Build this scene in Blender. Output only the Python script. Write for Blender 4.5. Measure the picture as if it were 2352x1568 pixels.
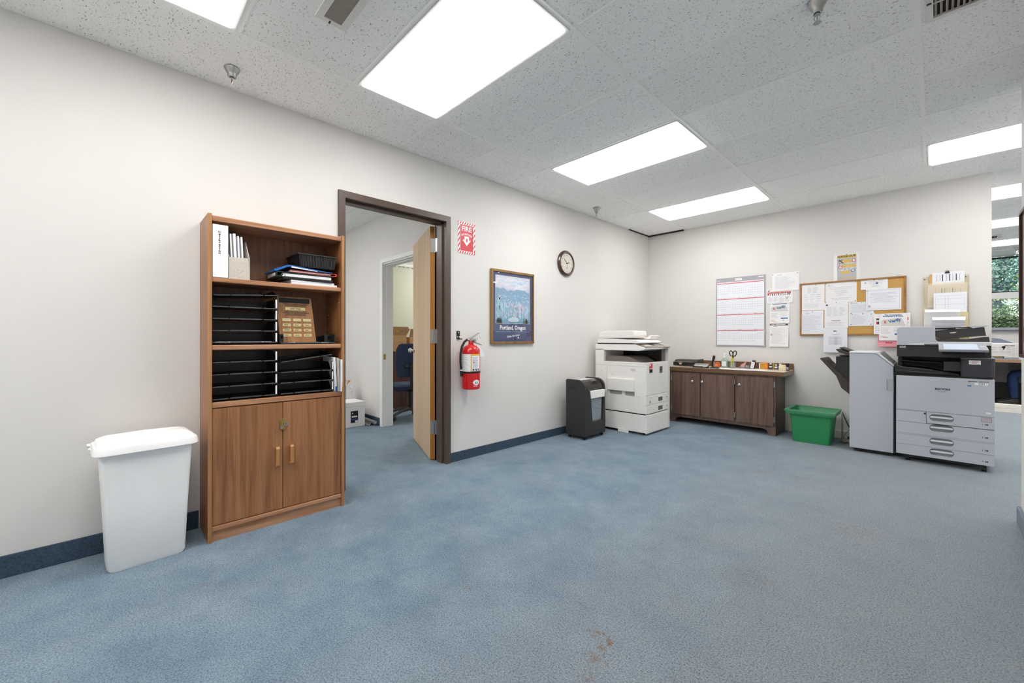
import bpy, math, random
from mathutils import Vector, Matrix
from mathutils.geometry import tessellate_polygon
random.seed(7)
PI = math.pi
for o in list(bpy.data.objects): bpy.data.objects.remove(o)
SC = bpy.context.scene
COL = SC.collection
# ------------------------------------------------------------------ camera, world, exposure
H = 2.705          # ceiling height
YB = 5.4915        # back wall
cam = bpy.data.cameras.new('camera'); camo = bpy.data.objects.new('camera', cam); COL.objects.link(camo)
cam.sensor_width = 36.0; cam.lens = 945.0/2352*36.0; cam.shift_y = -9.2/2352; cam.clip_start = 0.02
camo.location = (3.095, -0.462, 1.144); camo.rotation_euler = (PI/2, 0, 0.7998)
SC.camera = camo
sun = bpy.data.lights.new('sun', 'SUN'); suno = bpy.data.objects.new('sun', sun); COL.objects.link(suno)
sun.energy = 3.0; sun.angle = math.radians(1.0); sun.color = (1.0, .95, .86); suno.rotation_euler = (math.radians(40), 0, math.radians(-20))
W = bpy.data.worlds.new('world'); SC.world = W; W.use_nodes = True
wn = W.node_tree.nodes; wl = W.node_tree.links
sky = wn.new('ShaderNodeTexSky'); sky.sky_type = 'NISHITA'; sky.sun_disc = False; sky.sun_elevation = math.radians(50); sky.sun_rotation = math.radians(200)
wl.new(sky.outputs[0], wn['Background'].inputs[0]); wn['Background'].inputs[1].default_value = 1.0
SC.view_settings.view_transform = 'Standard'; SC.view_settings.look = 'None'; SC.view_settings.gamma = 1.0
SC.view_settings.use_curve_mapping = False
SC.view_settings.exposure = 0.0
SC.cycles.max_bounces = 16; SC.cycles.diffuse_bounces = 12; SC.cycles.transparent_max_bounces = 16
LAMP = 13.5         # emission of the ceiling light diffusers

# ------------------------------------------------------------------ materials
def lin(c):
    c = c/255.0
    return c/12.92 if c <= 0.04045 else ((c+0.055)/1.055)**2.4
def rgb(h):
    h = h.lstrip('#'); return tuple(lin(int(h[i:i+2], 16)) for i in (0, 2, 4)) + (1.0,)
MATS = {}
def base_mat(name):
    m = bpy.data.materials.new(name); m.use_nodes = True
    return m, m.node_tree.nodes, m.node_tree.links, m.node_tree.nodes['Principled BSDF']
def mat(name, col, rough=0.5, metal=0.0, spec=0.5, vary=0.0, vscale=8.0, bump=0.0, bscale=200.0, emis=0.0, coat=0.0, alpha=None):
    if name in MATS: return MATS[name]
    m, n, l, b = base_mat(name)
    c = rgb(col) if isinstance(col, str) else tuple(col)+(1.0,)
    b.inputs['Base Color'].default_value = c
    b.inputs['Roughness'].default_value = rough; b.inputs['Metallic'].default_value = metal
    b.inputs['Specular IOR Level'].default_value = spec; b.inputs['Coat Weight'].default_value = coat
    tc = n.new('ShaderNodeTexCoord')
    if vary > 0:
        t = n.new('ShaderNodeTexNoise'); t.inputs['Scale'].default_value = vscale; t.inputs['Detail'].default_value = 4
        l.new(tc.outputs['Object'], t.inputs['Vector'])
        r = n.new('ShaderNodeValToRGB'); e = r.color_ramp.elements
        e[0].position = 0.3; e[0].color = tuple(x*(1-vary) for x in c[:3])+(1,)
        e[1].position = 0.7; e[1].color = tuple(min(1, x*(1+vary*0.5)) for x in c[:3])+(1,)
        l.new(t.outputs[0], r.inputs[0]); l.new(r.outputs[0], b.inputs['Base Color'])
    if bump > 0:
        t2 = n.new('ShaderNodeTexNoise'); t2.inputs['Scale'].default_value = bscale; t2.inputs['Detail'].default_value = 2
        l.new(tc.outputs['Object'], t2.inputs['Vector'])
        bp = n.new('ShaderNodeBump'); bp.inputs['Strength'].default_value = bump; bp.inputs['Distance'].default_value = 0.002
        l.new(t2.outputs[0], bp.inputs['Height']); l.new(bp.outputs[0], b.inputs['Normal'])
    if emis > 0:
        b.inputs['Emission Color'].default_value = c; b.inputs['Emission Strength'].default_value = emis
    MATS[name] = m
    return m
def wood(name, dark, mid, light, axis='Z', scale=1.0, rough=0.42, contrast=1.0, coat=0.1):
    if name in MATS: return MATS[name]
    m, n, l, b = base_mat(name)
    tc = n.new('ShaderNodeTexCoord'); mp = n.new('ShaderNodeMapping'); oi = n.new('ShaderNodeObjectInfo')
    s = [26*scale]*3; s['XYZ'.index(axis)] = 1.3*scale
    mp.inputs['Scale'].default_value = s
    l.new(tc.outputs['Object'], mp.inputs['Vector'])
    t = n.new('ShaderNodeTexNoise'); t.inputs['Scale'].default_value = 1.0; t.inputs['Detail'].default_value = 6; t.inputs['Roughness'].default_value = 0.62; t.inputs['Distortion'].default_value = 0.6
    l.new(mp.outputs[0], t.inputs['Vector'])
    r = n.new('ShaderNodeValToRGB'); e = r.color_ramp.elements
    e[0].position = 0.30; e[0].color = rgb(dark); e[1].position = 0.72; e[1].color = rgb(light)
    x = e.new(0.5); x.color = rgb(mid)
    l.new(t.outputs[0], r.inputs[0])
    mp2 = n.new('ShaderNodeMapping'); s2 = [160*scale]*3; s2['XYZ'.index(axis)] = 4*scale; mp2.inputs['Scale'].default_value = s2
    l.new(tc.outputs['Object'], mp2.inputs['Vector'])
    t2 = n.new('ShaderNodeTexNoise'); t2.inputs['Scale'].default_value = 1.0; t2.inputs['Detail'].default_value = 2
    l.new(mp2.outputs[0], t2.inputs['Vector'])
    mx = n.new('ShaderNodeMix'); mx.data_type = 'RGBA'; mx.blend_type = 'MULTIPLY'; mx.inputs[0].default_value = 0.45*contrast
    r2 = n.new('ShaderNodeValToRGB'); r2.color_ramp.elements[0].position = 0.25; r2.color_ramp.elements[0].color = (.45, .42, .4, 1); r2.color_ramp.elements[1].position = 0.6
    l.new(t2.outputs[0], r2.inputs[0]); l.new(r.outputs[0], mx.inputs[6]); l.new(r2.outputs[0], mx.inputs[7])
    l.new(mx.outputs[2], b.inputs['Base Color'])
    b.inputs['Roughness'].default_value = rough; b.inputs['Coat Weight'].default_value = coat; b.inputs['Coat Roughness'].default_value = 0.3
    MATS[name] = m
    return m
def clear_mat(name, tint='#ffffff', refl=0.08, rough=0.02, haze=0.0):
    if name in MATS: return MATS[name]
    m, n, l, b = base_mat(name); n.remove(b)
    out = n['Material Output']; tr = n.new('ShaderNodeBsdfTransparent'); tr.inputs[0].default_value = rgb(tint)
    gl = n.new('ShaderNodeBsdfGlossy'); gl.inputs['Roughness'].default_value = rough
    mx = n.new('ShaderNodeMixShader'); fr = n.new('ShaderNodeLayerWeight')
    pw = n.new('ShaderNodeMath'); pw.operation = 'POWER'; pw.inputs[1].default_value = 4.0; l.new(fr.outputs['Facing'], pw.inputs[0])
    ad = n.new('ShaderNodeMath'); ad.operation = 'MULTIPLY_ADD'; ad.inputs[1].default_value = .5; ad.inputs[2].default_value = refl; l.new(pw.outputs[0], ad.inputs[0])
    l.new(ad.outputs[0], mx.inputs[0]); l.new(tr.outputs[0], mx.inputs[1]); l.new(gl.outputs[0], mx.inputs[2])
    last = mx
    if haze > 0:
        df = n.new('ShaderNodeBsdfDiffuse'); df.inputs[0].default_value = rgb(tint)
        m2 = n.new('ShaderNodeMixShader'); m2.inputs[0].default_value = haze
        l.new(mx.outputs[0], m2.inputs[1]); l.new(df.outputs[0], m2.inputs[2]); last = m2
    l.new(last.outputs[0], out.inputs[0])
    MATS[name] = m
    return m

def carpet_mat(name, worn=True):
    m, n, l, b = base_mat(name)
    geo = n.new('ShaderNodeNewGeometry')
    def noise(scale, detail=3, rough=0.5, vec=None):
        t = n.new('ShaderNodeTexNoise'); t.inputs['Scale'].default_value = scale; t.inputs['Detail'].default_value = detail; t.inputs['Roughness'].default_value = rough
        l.new(vec if vec else geo.outputs['Position'], t.inputs['Vector']); return t.outputs[0]
    def ramp(src, p0, c0, p1, c1):
        r = n.new('ShaderNodeValToRGB'); e = r.color_ramp.elements
        e[0].position = p0; e[0].color = c0; e[1].position = p1; e[1].color = c1
        l.new(src, r.inputs[0]); return r.outputs[0]
    def mix(f, a, b_, blend='MIX'):
        x = n.new('ShaderNodeMix'); x.data_type = 'RGBA'; x.blend_type = blend
        if isinstance(f, float): x.inputs[0].default_value = f
        else: l.new(f, x.inputs[0])
        for v, s in ((a, 6), (b_, 7)):
            if isinstance(v, tuple): x.inputs[s].default_value = v
            else: l.new(v, x.inputs[s])
        return x.outputs[2]
    def math_(op, a, b_):
        x = n.new('ShaderNodeMath'); x.operation = op; x.use_clamp = True
        for v, s in ((a, 0), (b_, 1)):
            if isinstance(v, (int, float)): x.inputs[s].default_value = v
            else: l.new(v, x.inputs[s])
        return x.outputs[0]
    blue = ramp(noise(3.0, 6, .68), .25, rgb('#5d7182'), .75, rgb('#82949f'))
    col = blue
    if worn:
        # walked-on lane: greyed by use along the room's passage, wide and irregular
        sx = n.new('ShaderNodeSeparateXYZ'); l.new(geo.outputs['Position'], sx.inputs[0])
        mr = n.new('ShaderNodeMapRange'); mr.inputs[1].default_value = 1.35; mr.inputs[2].default_value = 2.75
        l.new(sx.outputs[0], mr.inputs[0])
        bl = noise(1.6, 8, .72)
        lane = math_('ADD', mr.outputs[0], math_('MULTIPLY', math_('SUBTRACT', bl, .5), 1.3))
        lane2 = math_('MULTIPLY', lane, ramp(noise(5.1, 7, .7), .25, (.6,)*3+(1,), .65, (1,)*3+(1,)))
        col = mix(math_('MULTIPLY', lane2, .85), blue, rgb('#8a8e91'))
        # brownish spots
        sp = noise(1.9, 5, .7); spot = ramp(sp, .66, (0, 0, 0, 1), .74, (1, 1, 1, 1))
        brk = ramp(noise(23, 3, .6), .48, (0, 0, 0, 1), .58, (1, 1, 1, 1))
        col = mix(math_('MULTIPLY', math_('MULTIPLY', spot, brk), .5), col, rgb('#7f6a55'))
        brk2 = ramp(noise(38, 4, .7), .47, (0, 0, 0, 1), .56, (1, 1, 1, 1))
        for cx_, cy_, r_, k_ in ((2.165, .875, .035, .55), (2.20, .893, .035, .8), (2.238, .872, .03, .8), (2.238, .835, .025, .6), (2.252, .775, .06, .45), (2.07, 3.487, .10, .4), (2.33, 3.555, .08, .4), (1.607, .704, .03, .5), (2.75, 2.7, .16, .3), (2.5, 1.7, .14, .25), (2.28, .69, .03, .6)):
            dn = n.new('ShaderNodeVectorMath'); dn.operation = 'DISTANCE'; dn.inputs[1].default_value = (cx_, cy_, 0); l.new(geo.outputs['Position'], dn.inputs[0])
            mk = n.new('ShaderNodeMapRange'); mk.inputs[1].default_value = r_; mk.inputs[2].default_value = r_*.3; l.new(dn.outputs['Value'], mk.inputs[0])
            col = mix(math_('MULTIPLY', math_('MULTIPLY', mk.outputs[0], brk2), k_), col, rgb('#7a5a38'))
    pile = ramp(noise(165, 3, .75), .32, (.42, .44, .48, 1), .66, (1.35, 1.35, 1.35, 1))
    col = mix(.9, col, pile, 'MULTIPLY')
    vo = n.new('ShaderNodeTexVoronoi'); vo.inputs['Scale'].default_value = 105; l.new(geo.outputs['Position'], vo.inputs['Vector'])
    dots = ramp(vo.outputs['Distance'], .08, (.30, .32, .36, 1), .34, (1.04, 1.04, 1.04, 1))
    col = mix(.7, col, dots, 'MULTIPLY')
    l.new(col, b.inputs['Base Color'])
    b.inputs['Roughness'].default_value = .95; b.inputs['Specular IOR Level'].default_value = .12
    b.inputs['Sheen Weight'].default_value = .15
    bp = n.new('ShaderNodeBump'); bp.inputs['Strength'].default_value = .5; bp.inputs['Distance'].default_value = .004
    l.new(noise(300, 2), bp.inputs['Height']); l.new(bp.outputs[0], b.inputs['Normal'])
    MATS[name] = m
    return m

def tile_mat():
    m, n, l, b = base_mat('acoustic tile')
    tc = n.new('ShaderNodeTexCoord'); oi = n.new('ShaderNodeObjectInfo')
    mu = n.new('ShaderNodeVectorMath'); mu.operation = 'ADD'
    sc = n.new('ShaderNodeMath'); sc.operation = 'MULTIPLY'; sc.inputs[1].default_value = 37.0; l.new(oi.outputs['Random'], sc.inputs[0])
    l.new(tc.outputs['Object'], mu.inputs[0]); l.new(sc.outputs[0], mu.inputs[1])
    def speck(scale, sx, sy, thr, w):
        mp = n.new('ShaderNodeMapping'); mp.inputs['Scale'].default_value = (sx, sy, 1); mp.inputs['Rotation'].default_value = (0, 0, .3)
        l.new(mu.outputs[0], mp.inputs['Vector'])
        t = n.new('ShaderNodeTexNoise'); t.inputs['Scale'].default_value = scale; t.inputs['Detail'].default_value = 2; t.inputs['Roughness'].default_value = .55
        l.new(mp.outputs[0], t.inputs['Vector'])
        r = n.new('ShaderNodeValToRGB'); r.color_ramp.elements[0].position = thr; r.color_ramp.elements[0].color = (0, 0, 0, 1)
        r.color_ramp.elements[1].position = thr+w; r.color_ramp.elements[1].color = (1, 1, 1, 1)
        l.new(t.outputs[0], r.inputs[0]); return r.outputs[0]
    a = speck(70, 1.0, 1.9, .64, .05); c = speck(150, 1.2, 1, .66, .05)
    ad = n.new('ShaderNodeMath'); ad.operation = 'MAXIMUM'; l.new(a, ad.inputs[0]); l.new(c, ad.inputs[1])
    mx = n.new('ShaderNodeMix'); mx.data_type = 'RGBA'; l.new(ad.outputs[0], mx.inputs[0])
    tint = n.new('ShaderNodeValToRGB'); tint.color_ramp.elements[0].color = rgb('#f4f4f2'); tint.color_ramp.elements[1].color = rgb('#fafaf8')
    l.new(oi.outputs['Random'], tint.inputs[0]); l.new(tint.outputs[0], mx.inputs[6]); mx.inputs[7].default_value = rgb('#a8a69f')
    l.new(mx.outputs[2], b.inputs['Base Color']); b.inputs['Roughness'].default_value = .9; b.inputs['Specular IOR Level'].default_value = .1
    bp = n.new('ShaderNodeBump'); bp.invert = True; bp.inputs['Strength'].default_value = .6; bp.inputs['Distance'].default_value = .003
    l.new(ad.outputs[0], bp.inputs['Height']); l.new(bp.outputs[0], b.inputs['Normal'])
    MATS['tile'] = m
    return m

CARPET = carpet_mat('blue carpet'); CARPET2 = carpet_mat('blue carpet plain', False); TILE = tile_mat()
WALL = mat('wall paint', '#dcd9d5', .75, spec=.2, vary=.02, vscale=1.5, bump=.12, bscale=160)
WALLW = mat('office wall paint', '#e2dfdb', .75, spec=.2, bump=.1, bscale=160)
BASEB = mat('carpet base strip', '#435463', .95, spec=.1, vary=.35, vscale=120, bump=.5, bscale=300)
TBAR = mat('white grid metal', '#f5f5f2', .5)
WHITEP = mat('white enamel', '#f2f1ee', .4)
BLACK = mat('black plastic', '#151413', .42)
BLACKG = mat('gloss black', '#0d0d0d', .18)
DARKG = mat('charcoal plastic', '#2e2c2b', .5, bump=.1, bscale=600)
DARK2 = mat('dark grey plastic', '#3a3735', .45)
GREY = mat('copier grey', '#bdc0c8', .42, bump=.05, bscale=900)
GREYL = mat('light grey plastic', '#dfe0e3', .4)
OLDW = mat('aged white plastic', '#f0ede8', .5, bump=.05, bscale=700)
OLDW2 = mat('pale warm grey plastic', '#dcd8d2', .5)
TAUPE = mat('taupe plastic', '#6f6660', .5)
CHROME = mat('chrome', '#d8d8d8', .12, 1.0)
STEEL = mat('brushed steel', '#b4b4b2', .32, 1.0)
BRASS = mat('brass', '#b79a5c', .3, 1.0)
PAPER = mat('paper', '#eceaea', .8, spec=.2)
PAPERC = mat('cool paper', '#e6e7ec', .7, spec=.2)
INK = mat('grey print', '#b4b3b8', .8); INKD = mat('dark print', '#4c4b51', .8); INKB = mat('blue print', '#2d5f94', .8); INKR = mat('red print', '#c8474d', .8); INKBK = mat('black print', '#1b1b1d', .7)
WHITEPR = mat('white print', '#f4f2f0', .7)
WAL = wood('walnut laminate', '#7b4f2f', '#9c6840', '#ae7b52', 'Z')
WALY = wood('walnut laminate across', '#8c5c3c', '#b07c58', '#c19474', 'Y', rough=.35)
WALB = wood('walnut back panel', '#67462f', '#83593d', '#946a4a', 'Z')
WALE = wood('walnut edge band', '#9c6d43', '#ab7b50', '#b98b61', 'Z', rough=.35)
DKW = wood('dark walnut laminate', '#57423a', '#735a4e', '#84695b', 'Z', .9)
DKWX = wood('counter edge walnut', '#5a4030', '#735338', '#86644a', 'X', .9)
CTOP = wood('counter top laminate', '#c9b49f', '#dbc8b5', '#e4d4c2', 'X', .8, rough=.3)
BIRCH = wood('birch veneer', '#cfae88', '#dabb96', '#e2c7a4', 'Z', .35, rough=.4, contrast=.5)
OAKE = wood('orange door edge', '#a86c22', '#b97a2b', '#c68837', 'Z', .5, rough=.4)
MAHO = wood('mahogany panel', '#3a1c10', '#54291a', '#6d3a20', 'Z', .6, rough=.35)
FRAMEB = mat('brown painted steel', '#54433a', .38, vary=.08, vscale=20)

# ------------------------------------------------------------------ mesh builder
class MB:
    def __init__(s): s.v = []; s.f = []; s.sm = []
    def add(s, vs, fs, smooth=False):
        k = len(s.v); s.v += [tuple(p) for p in vs]
        for f in fs: s.f.append([i+k for i in f]); s.sm.append(smooth)
        return s
    def box(s, x0, x1, y0, y1, z0, z1):
        v = [(x0, y0, z0), (x1, y0, z0), (x1, y1, z0), (x0, y1, z0), (x0, y0, z1), (x1, y0, z1), (x1, y1, z1), (x0, y1, z1)]
        return s.add(v, [(0, 3, 2, 1), (4, 5, 6, 7), (0, 1, 5, 4), (1, 2, 6, 5), (2, 3, 7, 6), (3, 0, 4, 7)])
    def prism(s, pts, axis, a0, a1, smooth=False):
        """polygon (list of 2d points) extruded along axis; 2d axes are the remaining two in xyz order"""
        n = len(pts)
        area = sum(pts[i][0]*pts[(i+1) % n][1]-pts[(i+1) % n][0]*pts[i][1] for i in range(n))
        if (area < 0) != (axis == 'y'): pts = pts[::-1]
        def P(p, a): return {'x': (a, p[0], p[1]), 'y': (p[0], a, p[1]), 'z': (p[0], p[1], a)}[axis]
        v = [P(p, a0) for p in pts]+[P(p, a1) for p in pts]
        f = [(i, (i+1) % n, n+(i+1) % n, n+i) for i in range(n)]
        k = len(s.v); s.add(v, f, smooth)
        s.f.append([k+n-1-i for i in range(n)]); s.sm.append(False)
        s.f.append([k+n+i for i in range(n)]); s.sm.append(False)
        return s
    def plate(s, outer, holes, axis, a0, a1):
        """plate with holes, extruded along axis"""
        loops = [outer]+holes
        def P(p, a): return {'x': (a, p[0], p[1]), 'y': (p[0], a, p[1]), 'z': (p[0], p[1], a)}[axis]
        tri = tessellate_polygon([[Vector((p[0], p[1], 0)) for p in lp] for lp in loops])
        flat = [p for lp in loops for p in lp]; n = len(flat)
        k = len(s.v); s.v += [P(p, a0) for p in flat]+[P(p, a1) for p in flat]
        for t in tri:
            s.f.append([k+i for i in t]); s.f.append([k+n+i for i in reversed(t)]); s.sm += [False, False]
        j = 0
        for lp in loops:
            m = len(lp)
            for i in range(m):
                s.f.append([k+j+i, k+j+(i+1) % m, k+n+j+(i+1) % m, k+n+j+i]); s.sm.append(False)
            j += m
        return s
    def cyl(s, p0, p1, r0, r1=None, n=16, cap=True):
        r1 = r0 if r1 is None else r1
        p0 = Vector(p0); p1 = Vector(p1); d = (p1-p0).normalized()
        a = d.orthogonal().normalized(); b = d.cross(a)
        v = []
        for p, r in ((p0, r0), (p1, r1)):
            for i in range(n):
                t = 2*PI*i/n; v.append(p+a*(r*math.cos(t))+b*(r*math.sin(t)))
        k = len(s.v); s.add(v, [(i, (i+1) % n, n+(i+1) % n, n+i) for i in range(n)], True)
        if cap:
            s.f.append([k+n-1-i for i in range(n)]); s.sm.append(False)
            s.f.append([k+n+i for i in range(n)]); s.sm.append(False)
        return s
    def lathe(s, prof, c=(0, 0, 0), axis='z', n=24, close=False):
        """prof: (r, h) list"""
        k = len(s.v); m = len(prof)
        for (r, h) in prof:
            for i in range(n):
                t = 2*PI*i/n; x, y = r*math.cos(t), r*math.sin(t)
                p = {'z': (x, y, h), 'x': (h, x, y), 'y': (y, h, x)}[axis]
                s.v.append((c[0]+p[0], c[1]+p[1], c[2]+p[2]))
        for j in range(m-1):
            for i in range(n):
                s.f.append([k+j*n+i, k+j*n+(i+1) % n, k+(j+1)*n+(i+1) % n, k+(j+1)*n+i]); s.sm.append(True)
        if close:
            for j in (0, m-1):
                if prof[j][0] > 1e-6:
                    idx = [k+j*n+i for i in range(n)]
                    s.f.append(idx if j else idx[::-1]); s.sm.append(False)
        return s
    def tube(s, path, r, n=8, closed=False):
        P = [Vector(p) for p in path]; k = len(s.v); m = len(P); up = None
        rs = r if isinstance(r, (list, tuple)) else [r]*m
        for i, p in enumerate(P):
            d = (P[(i+1) % m]-P[i-1]) if closed else (P[min(i+1, m-1)]-P[max(i-1, 0)])
            d.normalize()
            if up is None: up = d.orthogonal().normalized()
            a = (up-d*up.dot(d)).normalized(); up = a; b = d.cross(a)
            for q in range(n):
                t = 2*PI*q/n; s.v.append(tuple(p+a*(rs[i]*math.cos(t))+b*(rs[i]*math.sin(t))))
        rng = m if closed else m-1
        for j in range(rng):
            for q in range(n):
                a0 = k+j*n; a1 = k+((j+1) % m)*n
                s.f.append([a0+q, a0+(q+1) % n, a1+(q+1) % n, a1+q]); s.sm.append(True)
        if not closed:
            s.f.append([k+n-1-q for q in range(n)]); s.f.append([k+(m-1)*n+q for q in range(n)]); s.sm += [False, False]
        return s
    def loft(s, loops, smooth=True, caps=True):
        k = len(s.v); n = len(loops[0])
        for lp in loops: s.v += [tuple(p) for p in lp]
        for j in range(len(loops)-1):
            for i in range(n):
                s.f.append([k+j*n+i, k+j*n+(i+1) % n, k+(j+1)*n+(i+1) % n, k+(j+1)*n+i]); s.sm.append(smooth)
        if caps:
            s.f.append([k+n-1-i for i in range(n)]); s.f.append([k+(len(loops)-1)*n+i for i in range(n)]); s.sm += [False, False]
        return s
    def sphere(s, c, r, n=12, m=8, sc=(1, 1, 1)):
        prof = [(math.sin(PI*j/m), -math.cos(PI*j/m)) for j in range(m+1)]
        k = len(s.v); s.lathe(prof, (0, 0, 0), 'z', n)
        for i in range(k, len(s.v)):
            x, y, z = s.v[i]; s.v[i] = (c[0]+x*r*sc[0], c[1]+y*r*sc[1], c[2]+z*r*sc[2])
        return s
    def xf(s, M, start=0):
        for i in range(start, len(s.v)): s.v[i] = tuple(M @ Vector(s.v[i]))
        return s
    def mesh(s, name, m, off=(0, 0, 0)):
        me = bpy.data.meshes.new(name)
        me.from_pydata([(v[0]-off[0], v[1]-off[1], v[2]-off[2]) for v in s.v], [], s.f)
        me.polygons.foreach_set('use_smooth', s.sm)
        me.validate()
        if m is not None: me.materials.append(m)
        if any(s.sm): me.set_sharp_from_angle(angle=math.radians(40))
        me.update()
        return me
def rot(axis, ang, about=(0, 0, 0)):
    T = Matrix.Translation(Vector(about)); return T @ Matrix.Rotation(ang, 4, axis) @ T.inverted()
def rrect(cx, cy, w, d, r, z, n=5):
    pts = []
    for (sx, sy, a0) in ((1, 1, 0), (-1, 1, PI/2), (-1, -1, PI), (1, -1, 1.5*PI)):
        for i in range(n+1):
            a = a0+PI/2*i/n
            pts.append((cx+sx*(w/2-r)+r*math.cos(a), cy+sy*(d/2-r)+r*math.sin(a), z))
    return pts
def rr2(cx, cy, w, d, r, n=5): return [(p[0], p[1]) for p in rrect(cx, cy, w, d, r, 0, n)]
def circ2(cx, cy, r, n=24, ry=None): return [(cx+r*math.cos(2*PI*i/n), cy+(ry or r)*math.sin(2*PI*i/n)) for i in range(n)]

# ------------------------------------------------------------------ objects
def wloc(o):
    M = Matrix.Translation(o.location)
    p = o.parent; v = Vector(o.location)
    while p: v = v+Vector(p.location); p = p.parent
    return v
def bev(o, w, seg=2):
    if w:
        b = o.modifiers.new('bevel', 'BEVEL'); b.width = w; b.segments = seg; b.limit_method = 'ANGLE'; b.angle_limit = math.radians(35); b.harden_normals = False
def part(name, mb, m, parent, bevel=0, label=None, local=False, kind=None):
    off = (0, 0, 0) if (local or parent is None) else wloc(parent)
    o = bpy.data.objects.new(name, mb.mesh(name, m, off) if isinstance(mb, MB) else mb)
    COL.objects.link(o); o.parent = parent
    bev(o, bevel)
    if label: o['label'] = label
    if kind: o['kind'] = kind
    return o
def thing(name, label, cat, loc=(0, 0, 0), rotz=0.0, group=None, kind=None):
    o = bpy.data.objects.new(name, None); COL.objects.link(o); o.empty_display_size = .05
    o.location = loc; o.rotation_euler = (0, 0, rotz)
    if label: o['label'] = label
    if cat: o['category'] = cat
    if group: o['group'] = group
    if kind: o['kind'] = kind
    return o
def single(name, mb, m, label, cat, loc=(0, 0, 0), bevel=0, group=None, rotation=None, local=False):
    """a thing that is one mesh; its coordinates are world ones unless local"""
    o = bpy.data.objects.new(name, mb.mesh(name, m, (0, 0, 0) if local else loc)); COL.objects.link(o)
    o.location = loc
    if rotation: o.rotation_euler = rotation
    o['label'] = label; o['category'] = cat
    if group: o['group'] = group
    bev(o, bevel)
    return o
def struct(name, mb, m, label=None, bevel=0, loc=(0, 0, 0)):
    o = bpy.data.objects.new(name, mb.mesh(name, m, loc) if mb else None); COL.objects.link(o); o.location = loc
    o['kind'] = 'structure'
    if label: o['label'] = label
    bev(o, bevel)
    return o
def dup(root, loc=None, rotz=None, label=None):
    r = root.copy(); COL.objects.link(r)
    if loc is not None: r.location = loc
    if rotz is not None: r.rotation_euler = (0, 0, rotz)
    if label: r['label'] = label
    for ch in list(root.children):
        c = ch.copy(); COL.objects.link(c); c.parent = r
        for g in list(ch.children):
            d = g.copy(); COL.objects.link(d); d.parent = c
    return r

class Print:
    """flat print on a plane; every colour becomes one thin mesh part"""
    def __init__(s, o, u, v, disp=None):
        s.o = Vector(o); s.u = Vector(u).normalized(); s.v = Vector(v).normalized(); s.n = s.u.cross(s.v); s.disp = disp; s.c = {}
    def pt(s, a, b, off=.0006): return s.o+s.u*a+s.v*b+s.n*(off+(s.disp(a, b) if s.disp else 0))
    def mb(s, m): return s.c.setdefault(m.name, (MB(), m))[0]
    def rect(s, m, a0, b0, a1, b1, off=.0006):
        if s.disp and max(abs(a1-a0), abs(b1-b0)) > .04:
            nx = max(1, int(abs(a1-a0)/.02)); nz = max(1, int(abs(b1-b0)/.02)); mb = s.mb(m)
            v = [s.pt(a0+(a1-a0)*i/nx, b0+(b1-b0)*j/nz, off) for j in range(nz+1) for i in range(nx+1)]
            mb.add(v, [(j*(nx+1)+i, j*(nx+1)+i+1, (j+1)*(nx+1)+i+1, (j+1)*(nx+1)+i) for j in range(nz) for i in range(nx)]); return
        return s.poly(m, [(a0, b0), (a1, b0), (a1, b1), (a0, b1)], off)
    def poly(s, m, pts, off=.0006):
        ar = sum(pts[i][0]*pts[(i+1) % len(pts)][1]-pts[(i+1) % len(pts)][0]*pts[i][1] for i in range(len(pts)))
        if ar < 0: pts = pts[::-1]
        s.mb(m).add([s.pt(a, b, off) for a, b in pts], [tuple(range(len(pts)))])
    def text(s, m, txt, a, b, size, align='CENTER', off=.0008, sx=1.0, bold=0.0, rotd=0.0):
        cu = bpy.data.curves.new('t', 'FONT'); cu.body = txt; cu.size = size; cu.align_x = align; cu.align_y = 'CENTER'; cu.resolution_u = 2; cu.offset = bold
        o = bpy.data.objects.new('t', cu); me = o.to_mesh()
        cr, sr = math.cos(rotd), math.sin(rotd)
        vs = []
        for p in me.vertices:
            x, y = p.co.x*sx, p.co.y
            vs.append(s.pt(a+x*cr-y*sr, b+x*sr+y*cr, off))
        s.mb(m).add(vs, [tuple(f.vertices) for f in me.polygons])
        o.to_mesh_clear(); bpy.data.objects.remove(o); bpy.data.curves.remove(cu)
    def lines(s, m, a0, a1, b1, b0, n, h=.002, minw=.45, seg=1, seed=1, center=False, off=.0006):
        rd = random.Random(seed)
        for i in range(n):
            b = b1+(b0-b1)*(i/max(1, n-1))
            w = (a1-a0)/seg
            for k in range(seg):
                L = w*(minw+(1-minw)*rd.random())*(.94 if seg > 1 else 1)
                st = a0+k*w+((w-L)/2 if center else 0)
                s.rect(m, st, b-h/2, st+L, b+h/2, off)
    def build(s, parent, name='printed_text', names=None, kind=None):
        for k, (mb, m) in s.c.items():
            nm = (names or {}).get(k, name); part(nm, mb, m, parent, kind='stuff' if nm == 'dates' else kind)

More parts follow.
